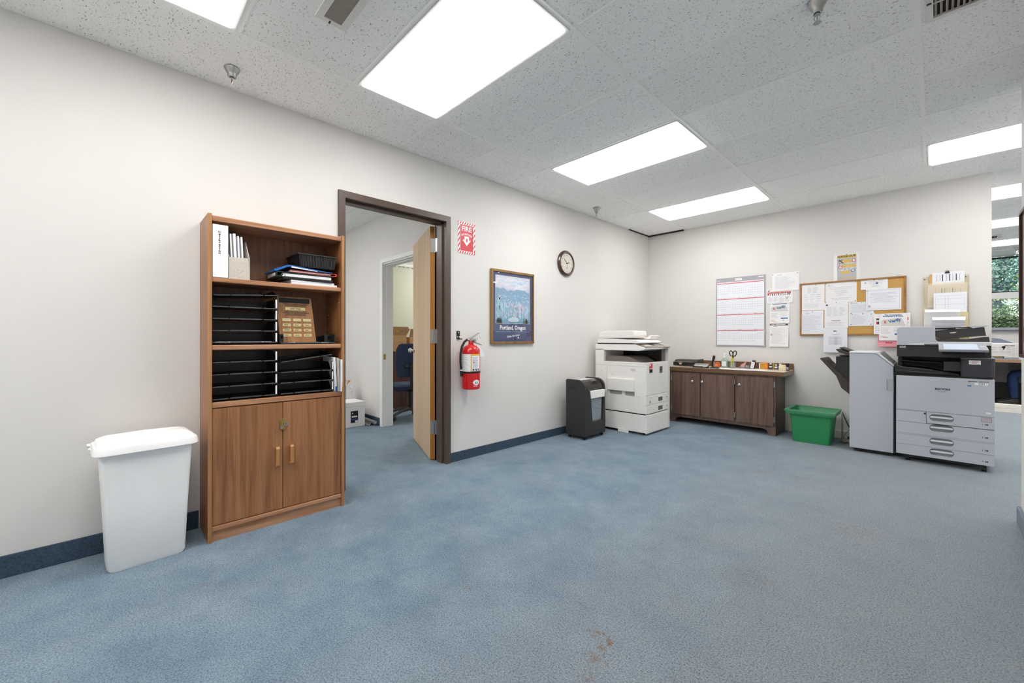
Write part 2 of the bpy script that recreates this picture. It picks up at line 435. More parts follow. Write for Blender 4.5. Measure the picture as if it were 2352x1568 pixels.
# ================================================================== STRUCTURE
T = 0.6096; X1 = 0.596; TOPW = H+0.06; WTOP = H+.003
struct('floor', MB().box(-.14, 7.6, -3.3, YB+.15, -.1, 0).box(2.0, 7.6, YB+.15, 12.0, -.1, 0), CARPET, 'blue carpet floor worn grey along the passage')
struct('floor', MB().box(-4.4, -.14, -1.2, 5.4, -.1, 0), CARPET2, 'blue carpet floor of the offices behind the brown door frame')
DY0, DY1, DZ = .79, 1.70, 2.19
struct('wall_left', MB().box(-.14, 0, -3.3, DY0-.02, 0, TOPW).box(-.14, 0, DY1+.02, 12.05, 0, TOPW).box(-.14, 0, DY0-.02, DY1+.02, DZ+.02, TOPW), WALL, 'long off-white wall with the brown door frame')
struct('wall_back', MB().box(0, 3.465, YB, YB+.12, 0, WTOP), WALL, 'off-white back wall with calendar and corkboard')
struct('wall_right', MB().box(3.463, 3.58, -3.3, 3.54, 0, WTOP).box(3.58, 7.6, 3.42, 3.54, 0, WTOP), WALL, 'off-white wall at the right edge of the view')
struct('wall_rear', MB().box(-.14, 7.7, -3.42, -3.3, 0, TOPW), WALL)
struct('wall_far', MB().box(-.14, 3.25, 11.9, 12.05, 0, TOPW).box(5.1, 7.6, 11.9, 12.05, 0, TOPW).box(3.25, 5.1, 11.9, 12.05, 0, 1.287), WALL, 'pale wall under the far window')
struct('wall_side', MB().box(7.6, 7.7, -3.42, 12.05, 0, TOPW), WALL)
struct('wall_partition', MB().box(1.9, 2.0, YB+.12, 11.9, 0, WTOP), WALL)
# offices behind the door: wall along x at y=2.03 with a door opening, outer walls
IY = 2.03
struct('wall_inner', MB().box(-4.4, -1.86, IY, IY+.12, 0, TOPW).box(-.95, -.14, IY, IY+.12, 0, TOPW).box(-1.86, -.95, IY, IY+.12, 2.10, TOPW), WALLW, 'white office wall with an inner doorway')
struct('wall_office', MB().box(-4.5, -4.4, -1.2, 5.4, 0, TOPW).box(-4.4, -.14, -1.3, -1.2, 0, TOPW).box(-4.4, -.14, 5.4, 5.5, 0, TOPW), WALLW)
# base strips
struct('baseboard_left', MB().box(0, .012, -3.3, -.09, 0, .105).box(0, .012, 1.752, YB, 0, .085), BASEB, 'blue carpet base strip along the left wall', .002)
struct('baseboard_back', MB().box(.02, 3.465, YB-.012, YB, 0, .085), mat('pale base strip', '#d9d3cb', .6), 'pale base strip along the back wall', .002)
struct('baseboard_right', MB().box(3.445, 3.463, -3.3, 3.552, 0, .1).box(3.445, 3.58, 3.54, 3.552, 0, .1), mat('grey base strip', '#7b8391', .9, vary=.2, vscale=90), 'grey-blue base strip on the right wall end', .002)
struct('baseboard_inner', MB().box(-4.4, -1.9, IY-.012, IY, 0, .10), BASEB, 'blue carpet base strip in the office', .002)

# ---- ceilings: slab, tiles and grid bars
LIGHTS = [(1, -4), (1, -1), (1, 1), (1, 4), (1, 7), (5, 7), (5, 10), (5, 13), (5, 16), (9, 7), (9, 11), (9, 15)]  # the panel behind the camera and the outermost column are unseen, added for light
def gx(i): return X1+T*(i-1)          # runner lines along y at odd i (1, 3, 5 ..)
def make_ceiling(x0, x1, y0, y1, xlines, ylines, skip, label, slabz=TOPW):
    root = struct('ceiling', MB().box(x0, x1, y0, y1, H+.03, slabz+.05), mat('plenum board', '#77736c', .9), label)
    xs = sorted({x0, x1} | {x for x in xlines if x0 < x < x1}); ys = sorted({y0, y1} | {y for y in ylines if y0 < y < y1})
    cache = {}
    for i in range(len(xs)-1):
        for j in range(len(ys)-1):
            a0, a1, b0, b1 = xs[i], xs[i+1], ys[j], ys[j+1]
            if any(abs((a0+a1)/2-sx) < .2 and abs((b0+b1)/2-sy) < .2 for sx, sy in skip): continue
            w, d = round(a1-a0-.004, 3), round(b1-b0-.004, 3)
            if w < .03 or d < .03: continue
            if (w, d) not in cache: cache[(w, d)] = MB().box(-w/2, w/2, -d/2, d/2, 0, .016).mesh('tile', TILE)
            o = bpy.data.objects.new('tile', cache[(w, d)]); COL.objects.link(o); o.parent = root
            o.location = ((a0+a1)/2, (b0+b1)/2, H+.004+random.uniform(-.0008, .0012))
    for x in xs[1:-1]: part('grid_runner', MB().box(x-.012, x+.012, y0, y1, H, H+.004).box(x-.0015, x+.0015, y0, y1, H+.004, H+.03), TBAR, root)
    for j, y in enumerate(ys[1:-1]):
        for i in range(len(xs)-1):
            part('grid_cross_bar', MB().box(xs[i]+.012, xs[i+1]-.012, y-.012, y+.012, H+.0008, H+.0045), TBAR, root)
    return root
mainl = [(gx(i)+T, (k+.5)*T) for i, k in LIGHTS]
XL = [gx(i) for i in range(1, 14, 2)]; YL = [k*T for k in range(-6, 21)]
make_ceiling(0, 7.6, -3.3, 11.9, XL, YL, mainl, 'white fissured tile ceiling of the copy room')
OL = [(-2.2, .35), (-2.2, -.55), (-2.4, 3.6), (-2.4, 4.5)]  # unseen office panels, added to brighten the rooms behind the door
make_ceiling(-4.4, -.14, -1.2, IY, [-4.02, -2.81, -1.59, -.37], [IY-.35-T*k for k in range(6)], [], 'office tile ceiling seen through the brown door frame')
make_ceiling(-4.4, -.14, IY+.12, 5.4, [-4.02, -2.81, -1.59, -.37], [IY+.5+T*k for k in range(6)], [], 'tile ceiling of the inner office with blinds')
struct('trim_1', MB().box(0.0, .55, YB-.03, YB, H-.012, H+.02).box(0, .02, 4.9, YB, H-.006, H+.02), mat('dark gap', '#2a221c', .9), 'dark gap at the ceiling corner')
# ---- ceiling lights
def lit(f):      # output set per fixture to even out the brightness of the walls
    m = mat('lit diffuser %.2f' % f, '#ffffff', .5); b = m.node_tree.nodes['Principled BSDF']
    b.inputs['Emission Color'].default_value = (1.0, .995, .985, 1); b.inputs['Emission Strength'].default_value = LAMP*f
    return m
OUTPUT = {(1, 7): .72, (5, 7): .74, (1, 4): 1.12, (1, 1): .84, (1, -1): .84, (1, -4): 1.6}
LTXT = {(1, -1): 'lit ceiling light panel cut by the top edge at upper left', (1, 1): 'largest lit ceiling light panel, above the doorway', (1, 4): 'lit ceiling light panel second from the back wall', (1, 7): 'lit ceiling light panel nearest the corner of the back wall',
 (5, 7): 'lit ceiling light panel above the large grey copier at right', (5, 10): 'first lit ceiling panel beyond the back wall end', (5, 13): 'second lit ceiling panel beyond the back wall end', (5, 16): 'lit ceiling panel closest to the far window'}
def ceiling_light(x, y, label, lx=1.2192, ly=T, f=1.0):
    t = thing('ceiling_light', label, 'ceiling light', (x, y, H), group='fluorescent ceiling panels')
    a, b = lx/2-.014, ly/2-.014
    part('frame', MB().plate([(x-a, y-b), (x+a, y-b), (x+a, y+b), (x-a, y+b)], [[(x-a+.02, y-b+.02), (x-a+.02, y+b-.02), (x+a-.02, y+b-.02), (x+a-.02, y-b+.02)]], 'z', H-.004, H+.02), WHITEP, t)
    part('diffuser', MB().loft([rrect(x, y, 2*a-.046, 2*b-.046, .004, H-.012, 1), rrect(x, y, 2*a-.042, 2*b-.042, .004, H-.010, 1), rrect(x, y, 2*a-.0402, 2*b-.0402, .004, H+.006, 1)], False), lit(f), t)
    part('housing', MB().box(x-a, x+a, y-b, y+b, H+.02, H+.05), WHITEP, t)
for (i, k) in LIGHTS: 
    ceiling_light(gx(i)+T, (k+.5)*T, LTXT.get((i, k), 'lit ceiling light panel behind the camera' if i == 1 else 'lit ceiling panel %s row to the right of the passage' % {7: 'nearest', 11: 'middle'}.get(k, 'last')), f=OUTPUT.get((i, k), 1.15))
for q in range(4): ceiling_light(*OL[q], ['lit ceiling panel in the first office nearer the doorway', 'lit ceiling panel in the first office farther from the doorway', 'lit ceiling panel in the inner office above the desk', 'lit ceiling panel at the far end of the inner office'][q], 1.2, .6)
# ---- ceiling vents
VENT = mat('vent paint', '#e2e0da', .5); SLAT = mat('dusty louvre', '#b5aba0', .6); VOID = mat('duct void', '#1a1310', .9)
def ceiling_vent(x0, x1, y0, y1, ix0, ix1, iy0, iy1, along, pitch, label, bar=None):
    t = thing('ceiling_vent', label, 'vent', ((x0+x1)/2, (y0+y1)/2, H), group='ceiling air vents')
    part('frame', MB().plate([(x0, y0), (x1, y0), (x1, y1), (x0, y1)], [[(ix0, iy0), (ix0, iy1), (ix1, iy1), (ix1, iy0)]], 'z', H-.008, H+.003), VENT, t, .002)
    part('duct', MB().box(ix0-.003, ix1+.003, iy0-.003, iy1+.003, H+.0025, H+.0035), VOID, t)
    n = int(((ix1-ix0) if along == 'y' else (iy1-iy0))/pitch)
    me = None
    for q in range(n):
        if along == 'y':
            c = ix0+pitch*(q+.5); mb = MB().box(-.0012, .0012, iy0, iy1, -.008, .008); mb.xf(Matrix.Rotation(.55, 4, 'Y')); p = Vector((c, 0, H-.001))
        mb.xf(Matrix.Translation(p))
        part('louvre', mb, SLAT, t)
    if bar: part('cross_bar', MB().box(ix0, ix1, bar-.003, bar+.003, H-.007, H-.002), VENT, t)
    part('lever', MB().box(x0+.004 if along == 'y' else x0, x0+.02, (y0+y1)/2-.012, (y0+y1)/2-.006, H-.014, H-.006), DARK2, t)
ceiling_vent(1.006, 1.62, .240, .388, 1.033, 1.59, .272, .356, 'y', .0155, 'white ceiling vent with brown dusty louvres between two light panels')
ceiling_vent(3.35, 3.80, 9.20, 9.50, 3.39, 3.76, 9.24, 9.46, 'y', .03, 'small ceiling vent beyond the back wall end')
ceiling_vent(3.062, 3.44, 2.12, 2.43, 3.088, 3.41, 2.15, 2.404, 'y', .0185, 'white ceiling vent with dark slots at the upper right', bar=2.285)
# ---- sprinklers
def sprinkler(x, y, label, s=1.0, red=True):
    t = thing('sprinkler', label, 'sprinkler', (x, y, H), group='chrome ceiling sprinklers')
    part('escutcheon', MB().lathe([(.040*s, H), (.040*s, H-.003*s), (.030*s, H-.022*s), (.0225*s, H-.034*s), (.022*s, H-.048*s), (.017*s, H-.054*s), (.012*s, H-.052*s)], (x, y, 0), n=28), STEEL, t)
    part('nozzle', MB().cyl((x, y, H-.03*s), (x, y, H-.062*s), .0095*s, n=12), CHROME, t)
    fr = MB()
    for sg in (-1, 1): fr.tube([(x+sg*.009*s, y, H-.058*s), (x+sg*.012*s, y, H-.075*s), (x+sg*.003*s, y, H-.094*s)], .0022*s, 6)
    part('yoke', fr, CHROME, t)
    part('bulb', MB().cyl((x, y, H-.06*s), (x, y, H-.09*s), .003*s, n=8), mat('sprinkler link', '#a5512c', .4) if red else STEEL, t)
    d = MB(); n = 20
    d.prism([((.018 if q % 2 else .0135)*s*math.cos(2*PI*q/n)+x, (.018 if q % 2 else .0135)*s*math.sin(2*PI*q/n)+y) for q in range(n)], 'z', H-.0975*s, H-.095*s)
    part('deflector', d, CHROME, t)
sprinkler(.246, .037, 'chrome ceiling sprinkler above the white bin by the left wall')
sprinkler(.241, 3.733, 'small chrome ceiling sprinkler above the wall clock')
sprinkler(2.711, 1.893, 'chrome ceiling sprinkler cut by the top edge at right', 1.0, False)
sprinkler(4.08, 10.7, 'tiny ceiling sprinkler in front of the far window', 1.3, False)

# ================================================================== DOORS AND OFFICES
d1 = struct('door_1', None, None, 'birch door standing open in a brown steel frame', loc=(0, (DY0+DY1)/2, 0))
def jamb(y_in, sgn, parent):     # sgn +1: right jamb (solid at larger y)
    m = MB()
    a, b = (y_in, y_in+.05) if sgn > 0 else (y_in-.05, y_in)
    m.box(0, .02, a, b, 0, DZ+.052)
    m.box(-.16, 0, min(y_in, y_in+sgn*.019), max(y_in, y_in+sgn*.019), 0, DZ+.02)
    m.box(-.16, -.14, a, b, 0, DZ+.052)
    m.box(-.105, -.03, min(y_in, y_in-sgn*.016), max(y_in, y_in-sgn*.016), 0, DZ)
    return part('frame_jamb', m, FRAMEB, parent, .002)
jl = jamb(DY0, -1, d1); jr = jamb(DY1, 1, d1)
part('frame_header', MB().box(0, .0202, DY0-.0502, DY1+.0502, DZ, DZ+.052).box(-.16, 0, DY0-.018, DY1+.018, DZ, DZ+.0195).box(-.16, -.14, DY0, DY1, DZ, DZ+.052).box(-.105, -.03, DY0, DY1, DZ-.016, DZ), FRAMEB, d1, .002)
A = Vector((-.184, 1.661, 0)); dv = Vector((-.934, .357, 0)).normalized(); nv = Vector((-dv.y, dv.x, 0)); nv = nv if nv.y > 0 else -nv
def dbox(s0, s1, t0, t1, z0, z1):
    P_ = lambda s_, t_, z_: A+dv*s_+nv*t_+Vector((0, 0, z_))
    v = [P_(s0, t0, z0), P_(s1, t0, z0), P_(s1, t1, z0), P_(s0, t1, z0), P_(s0, t0, z1), P_(s1, t0, z1), P_(s1, t1, z1), P_(s0, t1, z1)]
    return MB().add(v, [(0, 1, 2, 3), (4, 7, 6, 5), (0, 4, 5, 1), (1, 5, 6, 2), (2, 6, 7, 3), (3, 7, 4, 0)])
leaf = part('door_leaf', dbox(.004, .905, 0, .044, .008, 2.18), BIRCH, d1)
part('edge_band', dbox(0, .005, .0003, .0437, .008, 2.18), OAKE, leaf, label='orange-brown door edge')
kn = MB(); c0 = A+dv*.845+Vector((0, 0, 1.0))
for sg, base in ((-1, c0), (1, c0+nv*.044)):
    k = len(kn.v); kn.lathe([(.0, .062), (.018, .062), (.026, .052), (.027, .040), (.020, .030), (.011, .022), (.011, .010), (.031, .006), (.033, 0)], n=20)
    q = Vector((0, 0, 1)).rotation_difference(nv*sg).to_matrix().to_4x4()
    kn.xf(Matrix.Translation(base) @ q, k)
part('door_knob', kn, CHROME, leaf, label='round chrome knob')
part('latch_plate', dbox(.9045, .9065, .008, .036, .95, 1.05), BRASS, leaf)
for hz in (2.003, 1.155, .308):
    h = MB(); z0, z1 = hz-.063, hz+.063
    pv = A+dv*(-.012)+nv*.046
    d = dbox(-.0025, .0005, .004, .046, z0, z1); h.v += d.v; h.f += d.f; h.sm += d.sm
    part('hinge_leaf', h, STEEL, leaf)
    part('hinge_barrel', MB().cyl((pv.x, pv.y, z0-.004), (pv.x, pv.y, z1+.004), .0075, n=12), STEEL, leaf)
    part('hinge_plate', MB().box(-.155, -.112, DY1-.004, DY1+.0005, z0, z1).box(-.172, -.150, DY1-.002, DY1+.001, z0, z1), STEEL, jr)
    s = MB()
    for sz, st in ((.045, .018), (.02, .012), (-.02, .012), (-.045, .018)):
        p = A+dv*(-.0028)+nv*st+Vector((0, 0, hz+sz)); s.cyl(p, p-dv*.0008, .003, n=8)
    part('hinge_screws', s, DARK2, leaf)
# inner doorway white frame
d2 = struct('door_2', None, None, 'white frame of the inner office doorway', loc=(-1.4, IY, 0))
part('frame_jamb', MB().box(-1.90, -1.835, IY-.018, IY, 0, 2.14).box(-1.86, -1.842, IY, IY+.14, 0, 2.10).box(-1.845, -1.83, IY+.04, IY+.12, 0, 2.09), WHITEP, d2, .002)
part('frame_jamb', MB().box(-.97, -.91, IY-.018, IY, 0, 2.14).box(-.968, -.95, IY, IY+.14, 0, 2.10), WHITEP, d2, .002)
part('frame_header', MB().box(-1.90, -.91, IY-.0182, IY, 2.095, 2.145).box(-1.86, -.95, IY, IY+.14, 2.08, 2.10).box(-1.84, -.96, IY+.04, IY+.12, 2.065, 2.08), WHITEP, d2, .002)
part('strike_plate', MB().box(-1.8425, -1.8395, IY+.005, IY+.036, .86, .93), BRASS, d2)
# vertical blinds on the far office wall
t = thing('vertical_blind', 'cream vertical blind behind the cartons in the inner office', 'blind', (-3.6, 3.3, 0))
BL = clear_mat('blind fabric', '#eef0dd', .03, .6, .93); 
part('head_rail', MB().box(-3.62, -3.57, 2.2, 4.9, 2.42, 2.47), mat('rail white', '#d8d8cc', .5), t, .003)
me = MB().box(-.045, .045, -.0008, .0008, 0, 1.62).mesh('slat', mat('blind slat', '#e3e6d4', .7, emis=0))
for q in range(30):
    o = bpy.data.objects.new('slat', me); COL.objects.link(o); o.parent = t
    o.location = (0, 2.26+q*.088-3.3, .80); o.rotation_euler = (0, 0, math.radians(52))
    part('carrier', MB().box(-3.603, -3.593, 2.255+q*.088, 2.265+q*.088, 2.40, 2.425), mat('carrier', '#8d8a78', .5), t)
struct('wall_blind', MB().box(-3.80, -3.70, IY+.12, 5.4, 0, TOPW), WALLW, 'pale wall behind the blind')
# desk with mahogany panel
t = thing('office_desk', 'dark mahogany desk behind the blue office chair', 'desk', (-3.0, 3.2, 0))
part('desk_top', MB().box(-3.5, -2.66, 2.35, 4.3, .90, .93), MAHO, t, .003)
part('front_panel', MB().box(-2.72, -2.70, 2.40, 4.25, .05, .90), MAHO, t)
part('plinth', MB().box(-2.73, -2.705, 2.40, 4.25, 0, .05), WHITEP, t)
part('side_panel', MB().box(-3.45, -2.72, 2.40, 2.42, 0, .90), MAHO, t); part('side_panel', MB().box(-3.45, -2.72, 4.23, 4.25, 0, .90), MAHO, t)
CARD = mat('cardboard', '#c59a6a', .8, vary=.06, vscale=30); CARDD = mat('cardboard inside', '#a8763f', .85)
def carton(name, label, x0, x1, y0, y1, z0, z1, flap=True, m=CARD):
    t = thing(name, label, 'box', ((x0+x1)/2, (y0+y1)/2, z0)); w = .004
    part('box_body', MB().box(x0, x1, y0, y0+w, z0, z1).box(x0, x1, y1-w, y1, z0, z1).box(x0, x0+w, y0, y1, z0, z1).box(x1-w, x1, y0, y1, z0, z1).box(x0, x1, y0, y1, z0, z0+w), m, t)
    if flap:
        d = (x1-x0)*.42
        part('flap', MB().add([(x1, y0, z1), (x1, y1, z1), (x1+.05, y1+.005, z1+d), (x1+.05, y0-.005, z1+d), (x1-w, y0, z1), (x1-w, y1, z1), (x1+.05-w, y1+.005, z1+d), (x1+.05-w, y0-.005, z1+d)], [(0, 1, 2, 3), (7, 6, 5, 4), (0, 3, 7, 4), (1, 5, 6, 2), (3, 2, 6, 7), (0, 4, 5, 1)]), m, t)
        part('flap', MB().box(x0-.004, x0, y0, y1, z1-d, z1), m, t)
        part('flap', MB().add([(x0, y1, z1), (x1, y1, z1), (x1, y1+.06, z1+d*.8), (x0, y1+.06, z1+d*.8), (x0, y1+w, z1), (x1, y1+w, z1), (x1, y1+.06+w, z1+d*.8), (x0, y1+.06+w, z1+d*.8)], [(0, 1, 2, 3), (7, 6, 5, 4), (0, 3, 7, 4), (1, 5, 6, 2), (3, 2, 6, 7), (0, 4, 5, 1)]), CARDD, t)
    return t
t = carton('carton', 'open brown carton with a white label on the office desk', -3.05, -2.74, 2.52, 2.88, .93, 1.18)
pr = Print((-2.7395, 2.52, .93), (0, 1, 0), (0, 0, 1)); pr.rect(mat('tape', '#b98f5e', .5), 0, .10, .36, .16); pr.build(t, 'tape_strip')
pr = Print((-2.70, 2.52, 1.18), (0, 1, 0), (.28, 0, .96)); pr.rect(PAPER, .0, .01, .06, .115); pr.rect(INKD, .012, .03, .04, .045); pr.rect(INKD, .012, .07, .04, .08); pr.rect(mat('yellow print', '#d6b52e', .7), .15, .05, .19, .08); pr.build(t, 'shipping_label')
carton('carton', 'second brown carton half hidden by the open door', -3.05, -2.74, 2.93, 3.3, .93, 1.15)
# blue office chair seen from behind
def office_chair(loc, rz, label):
    BLUE = mat('navy chair fabric', '#2c3852', .85, bump=.3, bscale=400); t = thing('office_chair', label, 'chair', loc, rz)
    lo = []
    for z, w, th, x in ((.60, .36, .03, .02), (.64, .41, .055, .015), (.75, .45, .07, -.01), (.88, .45, .07, -.005), (.99, .42, .06, .02), (1.045, .36, .05, .035), (1.06, .30, .02, .04)):
        lo.append([(x+p[0], p[1], z) for p in rrect(0, 0, th, w, th*.45, 0)])
    part('backrest', MB().loft(lo), BLUE, t, local=True)
    part('back_bar', MB().prism([(.045, .44), (.075, .44), (.075, .70), (.055, .80), (.035, .80), (.05, .68)], 'y', -.032, .032), BLACK, t, .006, local=True)
    part('adjust_knob', MB().cyl((.07, -.06, .755), (.07, -.10, .755), .026, n=16).cyl((.06, -.06, .755), (.06, .03, .755), .012, n=10), DARK2, t, local=True)
    part('seat', MB().loft([rrect(-.24, 0, .44, .46, .12, .40), rrect(-.24, 0, .49, .50, .12, .43), rrect(-.24, 0, .50, .51, .12, .47), rrect(-.24, 0, .45, .46, .12, .495)]), BLUE, t, local=True)
    part('seat_bracket', MB().prism([(-.3, .37), (.02, .40), (.075, .44), (.05, .47), (-.3, .405)], 'y', -.06, .06), BLACK, t, .005, local=True)
    part('gas_lift', MB().cyl((-.22, 0, .12), (-.22, 0, .40), .026, n=14), BLACK, t, local=True)
    for q in range(5):
        a = 2*PI*q/5+.35; c, s = math.cos(a), math.sin(a)
        l = MB().tube([(-.22+c*.03, s*.03, .13), (-.22+c*.17, s*.17, .12), (-.22+c*.30, s*.30, .075)], [.028, .024, .018], 8)
        lg = part('base_leg', l, mat('chair base', '#5b5651', .5), t, local=True)
        x, y = -.22+c*.31, s*.31
        part('caster', MB().cyl((x-s*.022, y+c*.022, .03), (x-s*.004, y+c*.004, .03), .03, n=14).cyl((x+s*.004, y-c*.004, .03), (x+s*.022, y-c*.022, .03), .03, n=14).cyl((x, y, .03), (x, y, .085), .008, n=8), DARK2, lg, local=True)
    return t
office_chair((-1.93, 2.50, 0), -.42, 'navy office chair with black base seen through the inner doorway')
# white printed box, opened carton, poles, outlet
t = thing('storage_box', 'white box with black label on the office floor', 'box', (-2.24, 1.72, 0))
part('box_body', MB().box(-2.40, -2.08, 1.46, 1.896, 0, .27), PAPER, t, .003)
part('lid', MB().box(-2.41, -2.074, 1.45, 1.90, .262, .318), PAPER, t, .004)
pr = Print((-2.0795, 1.46, 0), (0, 1, 0), (0, 0, 1)); pr.rect(INKBK, .25, .055, .345, .205); pr.rect(INKB, .262, .09, .335, .103, .0009); pr.rect(WHITEPR, .262, .125, .335, .142, .0009); pr.rect(WHITEPR, .268, .17, .28, .185, .0009); pr.rect(WHITEPR, .305, .058, .342, .082, .0009); pr.lines(INK, .262, .30, .08, .065, 2, .004); pr.build(t, 'box_label')
carton('carton', 'small opened white carton behind the white box', -2.62, -2.44, 1.55, 1.80, 0, .50, True, PAPER)
part_t = thing('wall_outlet', 'white wall outlet beside the white box in the office', 'outlet', (-2.80, IY, .38))
part('plate', MB().box(-2.84, -2.765, IY-.006, IY, .32, .44), WHITEP, part_t, .002)
part('socket', MB().box(-2.822, -2.783, IY-.008, IY-.004, .385, .42), OLDW2, part_t); part('socket', MB().box(-2.822, -2.783, IY-.008, IY-.004, .34, .375), OLDW2, part_t)
single('metal_pole', MB().cyl((-3.2, 1.985, .06), (-1.93, 1.965, .05), .022, n=14).cyl((-1.945, 1.965, .05), (-1.928, 1.965, .05), .023, .02, n=14), STEEL, 'thick metal tube lying along the office wall', 'pole', (-2.5, 1.97, 0))
for q, (y, l) in enumerate(((1.942, 'upper slim metal rail lying on the office floor'), (1.918, 'lower slim metal rail with screws on the office floor'))):
    t = thing('metal_rail', l, 'rail', (-2.5, y, 0))
    part('bar', MB().box(-3.1, -2.02+.03*q, y-.012, y+.010, .012-.011*q, .036-.011*q), STEEL, t, .002)
    if q:
        for x in (-2.16, -2.09, -2.03): part('screw', MB().cyl((x, y-.012, .014), (x, y-.026, .014), .005, n=8), CHROME, t)
# wooden cabinet behind the open door
t = thing('tall_cabinet', 'tall brown cabinet glimpsed through the gap behind the open door', 'cabinet', (-.30, 1.93, 0))
part('cabinet_body', MB().box(-.43, -.175, 1.835, IY-.013, .03, 1.87), mat('brown cabinet', '#7d5232', .5), t, .003); part('plinth', MB().box(-.42, -.19, 1.845, IY-.013, 0, .03), BLACK, t)

# ================================================================== BOOKCASE
BX0, BX1, BY0, BY1, BZ = .004, .29, -.083, .672, 1.835
t = thing('bookcase', 'walnut laminate bookcase with two lower doors by the doorway', 'bookcase', (.147, .295, 0))
for y0, y1 in ((BY0, BY0+.019), (BY1-.019, BY1)):
    sp = part('side_panel', MB().box(BX0, BX1-.002, y0, y1, 0, BZ), WAL, t, .0015)
    part('edge_band', MB().box(BX1-.002, BX1, y0, y1, 0, BZ), WALE, sp, label='lighter brown front edge')
part('back_panel', MB().box(BX0, BX0+.006, BY0+.019, BY1-.019, .03, BZ-.03), WALB, t)
iy0, iy1 = BY0+.019, BY1-.019
for nm, z, h, xf in (('top_panel', BZ-.008, .030, BX1-.006), ('shelf', 1.482, .027, BX1-.008), ('shelf', 1.101, .028, BX1-.008), ('shelf', .780, .032, BX1-.006), ('bottom_shelf', .086, .026, BX1-.003)):
    part(nm, MB().box(BX0+.006, xf, iy0, iy1, z-h, z), WALY, t, .004)
part('plinth', MB().box(BX1-.03, BX1-.014, iy0, iy1, 0, .061), WALY, t)
part('shelf_pins', MB().box(BX0+.05, BX0+.055, iy1-.002, iy1, 1.2, 1.205).box(BX0+.05, BX0+.055, iy1-.002, iy1, 1.3, 1.305).box(BX1-.05, BX1-.045, iy1-.002, iy1, 1.38, 1.385), WHITEP, t)
dm = .2945
for y0, y1, nm in ((iy0+.002, dm-.0015, 'L'), (dm+.0015, iy1-.002, 'R')):
    d = part('door', MB().box(BX1-.026, BX1-.008, y0, y1, .090, .744), WAL, t, .0015)
    hy = .262 if nm == 'L' else .342
    P0 = BX1-.008
    hm = MB().prism([(P0, .362), (P0+.020, .355), (P0+.027, .365), (P0+.027, .465), (P0+.018, .477), (P0, .470), (P0, .461), (P0+.012, .463), (P0+.017, .455), (P0+.017, .375), (P0+.012, .370), (P0, .374)], 'y', hy-.010, hy+.010)
    part('handle', hm, mat('oak handle', '#b07a44', .4), d, .002, label='curved light wooden pull')
lk = part('lock_hasp', MB().prism([(.280, .575), (.305, .575), (.3125, .585), (.3125, .60), (.3125, .615), (.3125, .635), (.305, .643), (.285, .643), (.2775, .635), (.2775, .585)], 'x', BX1-.008, BX1-.001), BRASS, t, .002, label='brass hasp lock on the doors')
part('lock_cylinder', MB().cyl((BX1-.002, .305, .612), (BX1+.012, .308, .612), .011, n=16).cyl((BX1-.002, .286, .59), (BX1+.004, .286, .59), .008, n=10), CHROME, lk)
part('key_slot', MB().box(BX1+.0115, BX1+.0128, .306, .310, .606, .618), BLACK, lk)
SH1, SH2, SH3 = 1.482, 1.101, .780
# ---- top shelf contents
t = thing('ring_binder', 'tall white binder marked Calibration at the left end of the top shelf', 'binder', (.15, -.024, SH1))
part('binder_cover', MB().box(.02, .283, -.061, -.057, SH1+.0005, SH1+.298).box(.02, .283, .009, .013, SH1+.0005, SH1+.298).box(.279, .283, -.061, .013, SH1+.0005, SH1+.298), WHITEP, t, .002)
part('pages', MB().box(.03, .27, -.05, .003, SH1+.01, SH1+.285), PAPER, t)
pr = Print((.283, -.024, SH1), (0, 1, 0), (0, 0, 1))
for q, ch in enumerate('Calibration'): pr.text(INKBK, ch, -.004, .256-q*.0118, .0155, bold=.0006, sx=1.35)
pr.build(t, 'spine_lettering')
t = thing('magazine_holder', 'speckled beige magazine holder beside the white binder', 'magazine holder', (.16, .068, SH1))
SPK = mat('speckled stone card', '#cbc2b6', .8, vary=.28, vscale=220)
my0, my1 = .017, .122
part('front_panel', MB().prism([(my0, SH1+.0005), (my1, SH1+.0005), (my1-.008, SH1+.128), (my0, SH1+.124)], 'x', .268, .272), SPK, t)
for y in (my0, my1-.004): part('side_panel', MB().prism([(.03, SH1+.0005), (.270, SH1+.0005), (.270, SH1+.124), (.17, SH1+.24), (.03, SH1+.25)], 'y', y, y+.0035), SPK, t)
part('back_panel', MB().box(.027, .03, my0, my1, SH1+.001, SH1+.25), SPK, t)
for q, (y, z, m, l) in enumerate(((.024, .27, DARK2, 'dark folder at the left in the speckled magazine holder'), (.036, .262, PAPER, 'leftmost white booklet in the speckled magazine holder'), (.052, .266, PAPER, 'thick white booklet in the speckled magazine holder'), (.073, .255, PAPERC, 'white booklet third in the speckled magazine holder'), (.090, .252, PAPER, 'thin white booklet at the right in the speckled magazine holder'))):
    mb = MB().box(.04, .255, y, y+(.013 if q in (2,) else .008), SH1+.004, SH1+z)
    mb.xf(rot('X', .045, (0, y, SH1)))
    single('booklet', mb, m, l, 'booklet', (.15, y, SH1), .001, 'booklets in the magazine holder')
def slab(name, label, cat, x0, x1, y0, y1, z0, z1, m, r=0.0, bevel=.002, tilt=0.0, **k):
    cx, cy = (x0+x1)/2, (y0+y1)/2
    mb = MB().box(x0-cx, x1-cx, y0-cy, y1-cy, 0, z1-z0)
    return single(name, mb, m, label, cat, (cx, cy, z0), bevel, k.get('group'), (tilt, 0, r), True)
z = SH1+.0005; G = 'papers and binders stacked on the top shelf'
slab('manual', 'bottom white manual of the stack on the top shelf', 'manual', .06, .272, .345, .63, z, z+.012, PAPER, .0, group=G)
slab('manual', 'second white manual of the stack on the top shelf', 'manual', .055, .270, .34, .61, z+.0125, z+.026, PAPERC, .03, group=G)
